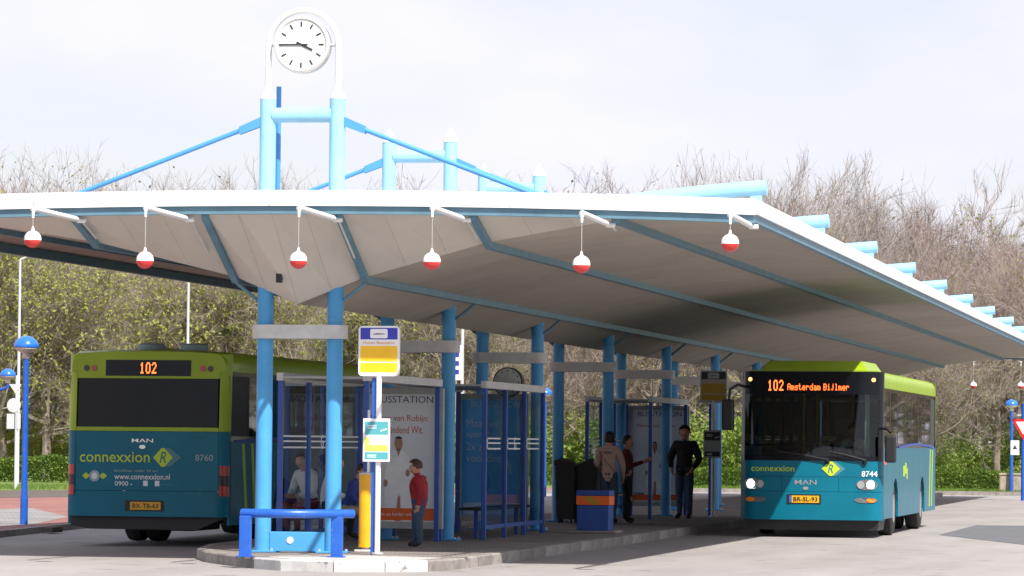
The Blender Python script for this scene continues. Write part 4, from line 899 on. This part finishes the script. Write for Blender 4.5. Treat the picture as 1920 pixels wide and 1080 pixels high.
    for i in range(rings+1):
        for j in range(n):
            a=2*pi*j/n; front=math.cos(a)
            low=R(112+hairlen*30) if front<.25 else R(58)
            low=low if abs(front-.25)>.2 else R(85)
            th=low*i/rings; r=.060*headk*H*(1+.05*rnd.random())
            dirv=up*math.cos(th)+(fw*front+sd*math.sin(a))*math.sin(th)
            v=hc+up*.012*H+Vector(dirv)*r
            if hairlen and i>=rings-2 and front<.25: v-=up*hairlen*.05*H
            vs.append(v)
    b.add(vs,[(i*n+j,i*n+(j+1)%n,(i+1)*n+(j+1)%n,(i+1)*n+j) for i in range(rings) for j in range(n)])
    b.build('hair' if not capm else 'cap',capm or hair,t,True,world=False)
    for g in(-1,1):
        e=hc+fw*.050*headk*H+sd*g*.022*H-up*.006*H; MB().lathe(e,[(0,-.006*H),(.006*H,0),(0,.006*H)],8).build('eye','eye',t,True,world=False)
        e=hc+sd*g*.058*headk*H-up*.012*H; MB().lathe(e,[(0,-.016*H),(.012*H,-.004*H),(.011*H,.008*H),(0,.016*H)],8).build('ear',cloth[3],t,True,world=False)
    e=hc+fw*.047*headk*H-up*.042*H; q=MB(); q.box(e.x-.016*H,e.x+.016*H,e.y-.004*H,e.y+.004*H,e.z-.003*H,e.z+.003*H); q.build('mouth','wine',t,world=False)
    return t
# boy in profile (facing the stop sign, i.e. towards -X)
p=at(786,1026,2,KH)
boy=person('boy in a red jacket and blue jeans standing before the white poster',(p.x,p.y,KH),-pi/2+.12,1.20,dict(wai=(0,-.01,.61),che=(0,-.02,.70),upc=(0,-.022,.77),nec=(0,-.03,.825),jaw=(0,-.055,.868),hea=(0,-.05,.925),crn=(0,-.045,.955),
   shol=(.09,-.01,.785),shor=(-.09,-.01,.785),elbl=(.125,.035,.64),wril=(.12,.0,.50),elbr=(-.125,.03,.64),wrir=(-.12,-.02,.505),kner=(-.05,-.03,.285),ankr=(-.05,-.02,.05),toer=(-.05,-.115,.022),kneel=(0,0,0)) if False else dict(wai=(0,-.01,.61),che=(0,-.02,.70),upc=(0,-.022,.77),nec=(0,-.03,.825),jaw=(0,-.055,.868),hea=(0,-.05,.925),crn=(0,-.045,.955),
   shol=(.09,-.01,.785),shor=(-.09,-.01,.785),elbl=(.125,.035,.64),wril=(.12,.0,.50),elbr=(-.125,.03,.64),wrir=(-.12,-.02,.505),kner=(-.05,-.045,.285),ankr=(-.05,-.05,.05),toer=(-.05,-.14,.022),hipr=(-.05,-.005,.505)),('redjacket','jeans','shoe','skin'),'hairbrown',0,1.6,headk=1.42,legk=1.3)
# seated pose: seat height given
def seated(h=.62,lean=.06):
    d=dict(pel=(0,.02,.02),wai=(0,.0,.10),che=(0,-lean*.6,.195),upc=(0,-lean,.27),nec=(0,-lean-.02,.325),jaw=(0,-lean-.05,.362),hea=(0,-lean-.05,.415),crn=(0,-lean-.045,.445))
    for s,g in(('l',1),('r',-1)):
        d.update({'hip'+s:(g*.05,.0,.005),'kne'+s:(g*.06,-.235,.02),'ank'+s:(g*.06,-.215,-.225),'toe'+s:(g*.07,-.30,-.255),'sho'+s:(g*.095,-lean,.285),'elb'+s:(g*.135,-lean-.03,.13),'wri'+s:(g*.06,-lean-.15,.09)})
    return d
person('seated young person in a blue T-shirt and khaki trousers behind the yellow post',(at(655,900,1,55.3).x,55.3,.60),pi/2-.35,1.42,seated(lean=.10),('blueshirt','khaki','shoe','skin'),'hairbrown',.3)
person('seated person in a white shirt with dark hair behind the right front column',(at(612,900,1,55.9).x,55.9,.64),pi/2+.3,1.6,seated(lean=.05),('whiteshirt','blackcloth','shoe','skin'),'hairbrown',.2)
person('seated dark haired woman in white seen through glass between the front columns',(-13.62,57.0,.66),-.5,1.62,seated(lean=.05),('whiteshirt','wine','shoe','skin'),'hairdark',1.0)
# woman from behind with shoulder strap
p=at(1142,900,1,72.4)
w=person('woman in a pale pink jacket with a diagonal strap, seen from behind',(p.x,p.y,KH),pi-.1,1.68,dict(elbl=(.15,-.01,.65),wril=(.13,-.10,.60),elbr=(-.155,.0,.64),wrir=(-.14,-.07,.52)),('pinkjacket','jeans','shoe','skin'),'hairdark',.5,1.12)
b=MB()
q=[(.095,.10,.80),(.05,.135,.745),(0,.14,.68),(-.06,.135,.61),(-.11,.10,.55)]
for a,c in zip(q[:-1],q[1:]):
    a,c=Vector(a)*1.68,Vector(c)*1.68; o=Vector((.02,0,.012))
    a.y*=.9; c.y*=.9
    b.hexa([a-o,c-o,c+o,a+o],[x+Vector((0,.015,0)) for x in(a-o,c-o,c+o,a+o)])
b.build('shoulder_strap','strap',w,world=False)
hd=MB().lathe((0,.085*1.68,.80*1.68),[(0,-.075),(.07,-.055),(.12,-.01),(.115,.02),(.07,.035)],14).build('hood','pinkjacket',w,True,world=False)
p=at(1171,900,1,72.6); person('small child in dark clothes beside the woman with the shoulder strap',(p.x,p.y+.4,KH),pi/2+.4,1.02,dict(),('blackcloth','blackcloth','shoe','skin'),'hairdark',.3,1.15,headk=1.2)
p=at(1181,900,1,73.0); person('person in a wine red top half hidden behind the woman in pink',(p.x-.15,p.y+.6,KH),pi/2,1.62,dict(elbl=(.14,-.03,.65),wril=(.10,-.17,.70)),('wine','blackcloth','shoe','skin'),'hairdark',.3)
p=at(1283,974,2,KH); person('tall man in a black jacket and dark jeans standing in the shade',(p.x,p.y,KH),-.15,1.84,dict(elbl=(.165,.0,.64),wril=(.12,-.09,.54),elbr=(-.165,.0,.64),wrir=(-.12,-.09,.54)),('blackcloth','jeans','shoe','skin'),'hairdark',0,1.2)
# driver at the wheel of the approaching bus
dr=person('bus driver in a white shirt seen through the windscreen',(-7.63+.62,69.5+1.62,1.16),0,1.75,seated(lean=.05)|dict(elbl=(.14,-.10,.17),wril=(.07,-.22,.16),elbr=(-.14,-.10,.17),wrir=(-.09,-.22,.14)),('whiteshirt','blackcloth','shoe','skin'),'hairdark',0)
# ================================================================ TREES, SHRUBS, HEDGES
def tree_mesh(seed,h,spread,kind):
    """returns (trunk mesh, crown mesh). kind: twig/leaf mixture"""
    rnd=random.Random(seed); tr=MB(); cr=MB(); L=MB()
    up=Vector((0,0,1)); leafp=dict(bare=.02,bud=.16,leaf=.45)[kind]
    def rv(): return Vector((rnd.gauss(0,1),rnd.gauss(0,1),rnd.gauss(0,1))).normalized()
    def prism(mb,p,q,r0,r1,n):
        d=(q-p); 
        if d.length<1e-5: return
        d.normalize(); a=d.orthogonal().normalized(); c=d.cross(a); k=len(mb.v)
        for pt,r in((p,r0),(q,r1)):
            for j in range(n): t=2*pi*j/n; mb.v.append(tuple(pt+(a*math.cos(t)+c*math.sin(t))*r))
        for j in range(n): mb.f.append((k+j,k+(j+1)%n,k+n+(j+1)%n,k+n+j)); mb.m.append(0)
    def leaf(p,s):
        a=rv(); c=a.orthogonal().normalized(); k=len(cr.v); d=a.cross(c)
        cr.v+= [tuple(p-c*s*.1),tuple(p+a*s*.5+d*s*.32),tuple(p+a*s*1.1),tuple(p+a*s*.5-d*s*.32)]; cr.f.append((k,k+1,k+2,k+3)); cr.m.append(1)
    def grow(p,d,l,r,lev):
        n=3 if lev<3 else 2; q=p
        for i in range(n):
            d=(d+rv()*(.16 if lev<2 else .24)+up*(.10 if lev>0 else .0)).normalized(); q2=q+d*(l/n); r2=r*(1-.28*(i+1)/n)
            prism(tr if lev<2 else cr,q,q2,r*(1-.28*i/n),r2,8 if lev==0 else 6 if lev==1 else 4 if lev==2 else 3)
            if lev>=1 and lev<5:
                for _ in range(1 if lev<3 else 1):
                    side=(d+rv()*.9).normalized(); grow(q2,side,l*rnd.uniform(.5,.72),max(.006,r2*.48),lev+1)
            q=q2
        if lev<5:
            k=2 if lev>0 else 4
            for _ in range(k): grow(q,(d+rv()*(.62 if lev else .75)*spread).normalized(),l*rnd.uniform(.6,.85),max(.006,r2*.62),lev+1)
        if lev>=3:
            for _ in range(4 if lev<5 else 3):
                a=q-d*l*rnd.random(); e=a+(d*.9+rv()*.8+up*.25).normalized()*rnd.uniform(.25,.75); sd=d.orthogonal().normalized()*.006; k=len(cr.v)
                cr.v+=[tuple(a-sd),tuple(a+sd),tuple(e)]; cr.f.append((k,k+1,k+2)); cr.m.append(0)
                if rnd.random()<leafp*.5: leaf(e,rnd.uniform(.06,.12))
        if lev>=4:
            for _ in range(3):
                if rnd.random()<leafp: leaf(q-d*l*rnd.random()+rv()*.1,rnd.uniform(.08,.15))
    grow(Vector((0,0,0)),Vector((0,0,1)),h*.26,h*.0135,0)
    # low side branches from the trunk
    for i in range(4): grow(Vector((0,0,h*(.12+.035*i))),Vector((rnd.gauss(0,1),rnd.gauss(0,1),.45)).normalized(),h*.15,h*.006,2)
    return tr,cr
TW={'bare':['twigpink','budbrown'],'bud':['twigbrown','leafyellow'],'leaf':['twigbrown','leafyellow'],'bare2':['twiggrey','budbrown'],'green':['twigbrown','leafgreen']}
PROT=[]
for i,(kind,sty,h,sp) in enumerate([('bare','bare',12,1.0),('bare','bare',12.5,1.1),('bare','bare2',12.5,.75),('bud','bud',11.5,1.1),('leaf','leaf',11,1.1),('leaf','leaf',10,1.25),('bud','bud',12,.9)]):
    tr,cr=tree_mesh(40+i*7,h,sp,kind)
    PROT.append((tr.mesh('trunk','bark' if i!=2 else 'barkpale',True,False),cr.mesh('crown',TW[sty],False,False),kind,max(v[2] for v in cr.v)))
def tree(pi_,X,Y,z,s,rz,label,group):
    tm,cm,_,_=PROT[pi_]; t=thing('tree',label,'tree',(X,Y,z),rz,group); t.scale=(s,s,s)
    for n,m in(('trunk',tm),('crown',cm)): o=D.objects.new(n,m); COL.objects.link(o); o.parent=t
    return t
rnd=random.Random(5)
# singled-out trees: (pixel column, distance, prototype, scale, label)
for u,Y,k,s,lab in [(-25,137,4,1.02,'yellow green tree in new leaf at the far left edge'),(85,140,5,.92,'low yellow green tree behind the left street lamp'),(30,175,0,1.12,'tall bare tree showing over the left canopy corner'),
   (250,146,5,.88,'young leafing tree above the left bus roof'),(245,178,1,1.04,'bare tree top showing below the left stay rod'),(400,150,4,.80,'yellow leafing tree between the left bus and the front columns'),
   (985,182,0,1.10,'bare tree crown rising behind the third portal above the roof'),(1315,165,2,1.06,'pale grey bare tree behind the front right canopy corner'),(1430,168,2,1.08,'pale bare tree just right of the canopy corner'),(1545,170,2,.98,'bare tree over the second tube end on the right'),
   (1650,160,1,.84,'brown bare tree over the row of tube ends'),(1868,150,6,.80,'forked tree with pale trunk behind the right hedge'),(1905,168,1,.88,'brown bare tree at the far right edge'),(1800,172,0,.80,'pinkish bare tree between the tube ends and the right edge')]:
    p=at(u,800,1,Y); tree(k,p.x,Y,.1,s*11.6/PROT[k][3],rnd.uniform(0,6.3),lab,'single trees')
# the wood behind: alike trees, grouped left / middle / right
def prof(u):  # wanted crown-top height in the photograph
    pts=[(-150,290),(0,270),(120,300),(160,345),(250,308),(330,345),(400,350),(490,312),(580,350),(700,395),(790,345),(880,385),(985,292),(1050,335),(1110,420),(1240,425),(1285,285),(1460,268),(1500,300),(1610,310),(1680,430),(1770,480),(1830,390),(1920,360),(3100,370)]
    for (a,ya),(c,yc) in zip(pts[:-1],pts[1:]):
        if a<=u<=c: return ya+(yc-ya)*(u-a)/(c-a)
    return 350
for row,(Y,du) in enumerate([(143,125),(152,125),(161,112),(172,92),(184,85),(197,88)]):
    u=-130+row*23
    while u<(2950 if row>0 else 2060):
        Yj=Y+rnd.uniform(-3,3); uj=u+rnd.uniform(-25,25); p=at(uj,800,1,Yj); zt=at(uj,prof(uj)+rnd.uniform(0,22)+(70 if row<2 else 0)+(25 if row==2 else 0),1,Yj).z
        left=uj<760
        if row<2: k=rnd.choice([3,4,5,6,3,0] if left else ([3,6,4,1] if uj<1500 else [6,3,1,0]))
        else: k=rnd.choice([0,1,0,3] if not 1250<uj<1620 else [2,2,0])
        s=max(.5,zt/PROT[k][3])*(1.04 if row>2 else 1)
        g='wood behind the left bus' if left else 'wood behind the middle of the canopy' if uj<1300 else 'wood right of the canopy' if uj<1960 else 'wood beyond the right edge'
        tree(k,p.x,Yj,.1,s,rnd.uniform(0,6.3),{'wood behind the left bus':'one of the spring trees in the wood behind the left bus','wood behind the middle of the canopy':'one of the trees in the wood seen under the canopy','wood right of the canopy':'one of the brown trees in the wood right of the canopy','wood beyond the right edge':'one of the trees past the right edge, mirrored in the bus windows'}[g],g)
        u+=du
# shrubs: leaf clumps on stems
def shrub_mesh(seed,w,d,h,n,ls,mats):
    r=random.Random(seed); b=MB(); bl=[(r.uniform(-w/2,w/2),r.uniform(-d/2,d/2),h*r.uniform(.15,.8),r.uniform(.25,.55)*h*.8) for _ in range(14)]
    for i in range(n):
        c=r.choice(bl); v=Vector((r.gauss(0,1),r.gauss(0,1),r.gauss(0,1))).normalized()*c[3]*(r.random()**.4); p=Vector((c[0],c[1],max(.03,c[2]+v.z)))+Vector((v.x,v.y,0))
        a=Vector((r.gauss(0,1),r.gauss(0,1),r.gauss(0,1))).normalized(); q=a.orthogonal().normalized(); e=a.cross(q); s=ls*r.uniform(.6,1.3); k=len(b.v)
        b.v+=[tuple(p-q*s*.1),tuple(p+a*s*.5+e*s*.3),tuple(p+a*s),tuple(p+a*s*.5-e*s*.3)]; b.f.append((k,k+1,k+2,k+3)); b.m.append(0)
    st=MB()
    for c in bl[:8]: st.cyl((c[0]*.3,c[1]*.3,0),(c[0],c[1],c[2]),.02,.008,n=4,caps=False)
    return b.mesh('foliage',mats,False,False),st.mesh('stems','twigbrown',True,False)
SP=[shrub_mesh(1,3.4,2.0,2.6,3600,.17,'leafgreen'),shrub_mesh(2,3.0,2.0,3.2,3200,.17,'leafgreen'),shrub_mesh(3,3.2,2.0,2.4,3000,.16,'leafyellow')]
for row,(Y,du) in enumerate([(143,160),(150,135),(158,120),(168,115),(180,110)]):
    u=-140+row*37
    while u<2050:
        p=at(u+rnd.uniform(-20,20),800,1,Y); k=rnd.choice([0,2,1,2] if u<700 else [0,1,1,0,2]); t=thing('shrub','green shrub in the undergrowth along the foot of the wood','shrub',(p.x,Y+rnd.uniform(-1.5,1.5),.08),rnd.uniform(0,6.3),'undergrowth shrubs'); s=rnd.uniform(.75,1.25)*(.72 if u>1650 else 1); t.scale=(s,s,s*(.85+.10*row))
        for n,m in zip(('foliage','stems'),SP[k]): o=D.objects.new(n,m); COL.objects.link(o); o.parent=t
        u+=du
# clipped hedges
def hedge(x0,y0,x1,y1,w,h,z0,label,n,seed):
    r=random.Random(seed); L=Vector((x1-x0,y1-y0,0)); ln=L.length; d=L/ln; s=Vector((-d.y,d.x,0)); t=thing('hedge',label,'hedge',(x0,y0,z0))
    b=MB()
    for i in range(n):
        f=r.random(); a=r.uniform(0,ln)
        hh=h*(1+.05*math.sin(a*2.1)+.03*math.sin(a*5.3))
        if f<.45: o,z=-w/2+r.gauss(0,.03),r.uniform(.02,hh)
        elif f<.8: o,z=r.uniform(-w/2,w/2),hh+r.gauss(0,.03)
        else: o,z=r.uniform(-w/2,w/2),r.uniform(.05,hh)
        p=d*a+s*o+Vector((0,0,z)); q=Vector((r.gauss(0,1),r.gauss(0,1),r.gauss(0,1))).normalized(); e=q.orthogonal().normalized(); g=q.cross(e); l=r.uniform(.06,.12); k=len(b.v)
        b.v+=[tuple(p-e*l*.1),tuple(p+q*l*.5+g*l*.32),tuple(p+q*l),tuple(p+q*l*.5-g*l*.32)]; b.f.append((k,k+1,k+2,k+3)); b.m.append(0)
    b.build('foliage','hedgeleaf',t,world=False,fixn=False)
    c=MB(); m=max(2,int(ln/1.2))
    for i in range(m):
        p=d*(ln*(i+.5)/m); c.cyl(p,p+Vector((0,0,h*.8)),.03,.012,n=5,caps=False)
        for j in range(6):
            q=p+Vector((0,0,h*.25)); c.cyl(q,q+d*r.uniform(-.6,.6)+s*r.uniform(-.3,.3)+Vector((0,0,h*.5)),.014,.006,n=4,caps=False)
    c.build('stems','twigbrown',t,world=False)
a=at(-120,908,1,128); c=at(470,908,1,131); hedge(a.x,128,c.x,131,1.2,.78,.13,'clipped green hedge behind the red pavement on the left',26000,1)
a=at(1000,908,1,139.5); c=at(1905,908,1,139.5); hedge(a.x,139.5,c.x,139.5,1.1,.62,.11,'clipped green hedge along the far kerb on the right',26000,2)
# grass blades on the verges (one mass)
r=random.Random(9); b=MB()
for i in range(14000):
    if i%3==0: p=at(r.uniform(-80,470),r.uniform(909,918),2,.13)
    else: q=at(r.uniform(900,2000),900,1,135); p=Vector((q.x,r.uniform(134.3,139),.11))
    a=r.uniform(0,6.3); s=r.uniform(.05,.13); k=len(b.v); w=.012; dx,dy=math.cos(a),math.sin(a)
    b.v+=[(p.x-dx*w,p.y-dy*w,p.z),(p.x+dx*w,p.y+dy*w,p.z),(p.x+r.gauss(0,.03),p.y+r.gauss(0,.03),p.z+s)]; b.f.append((k,k+1,k+2)); b.m.append(0)
tag(b.build('grass','hedgeleaf',fixn=False),'short green grass on the verges in front of the hedges','grass',kind='stuff')
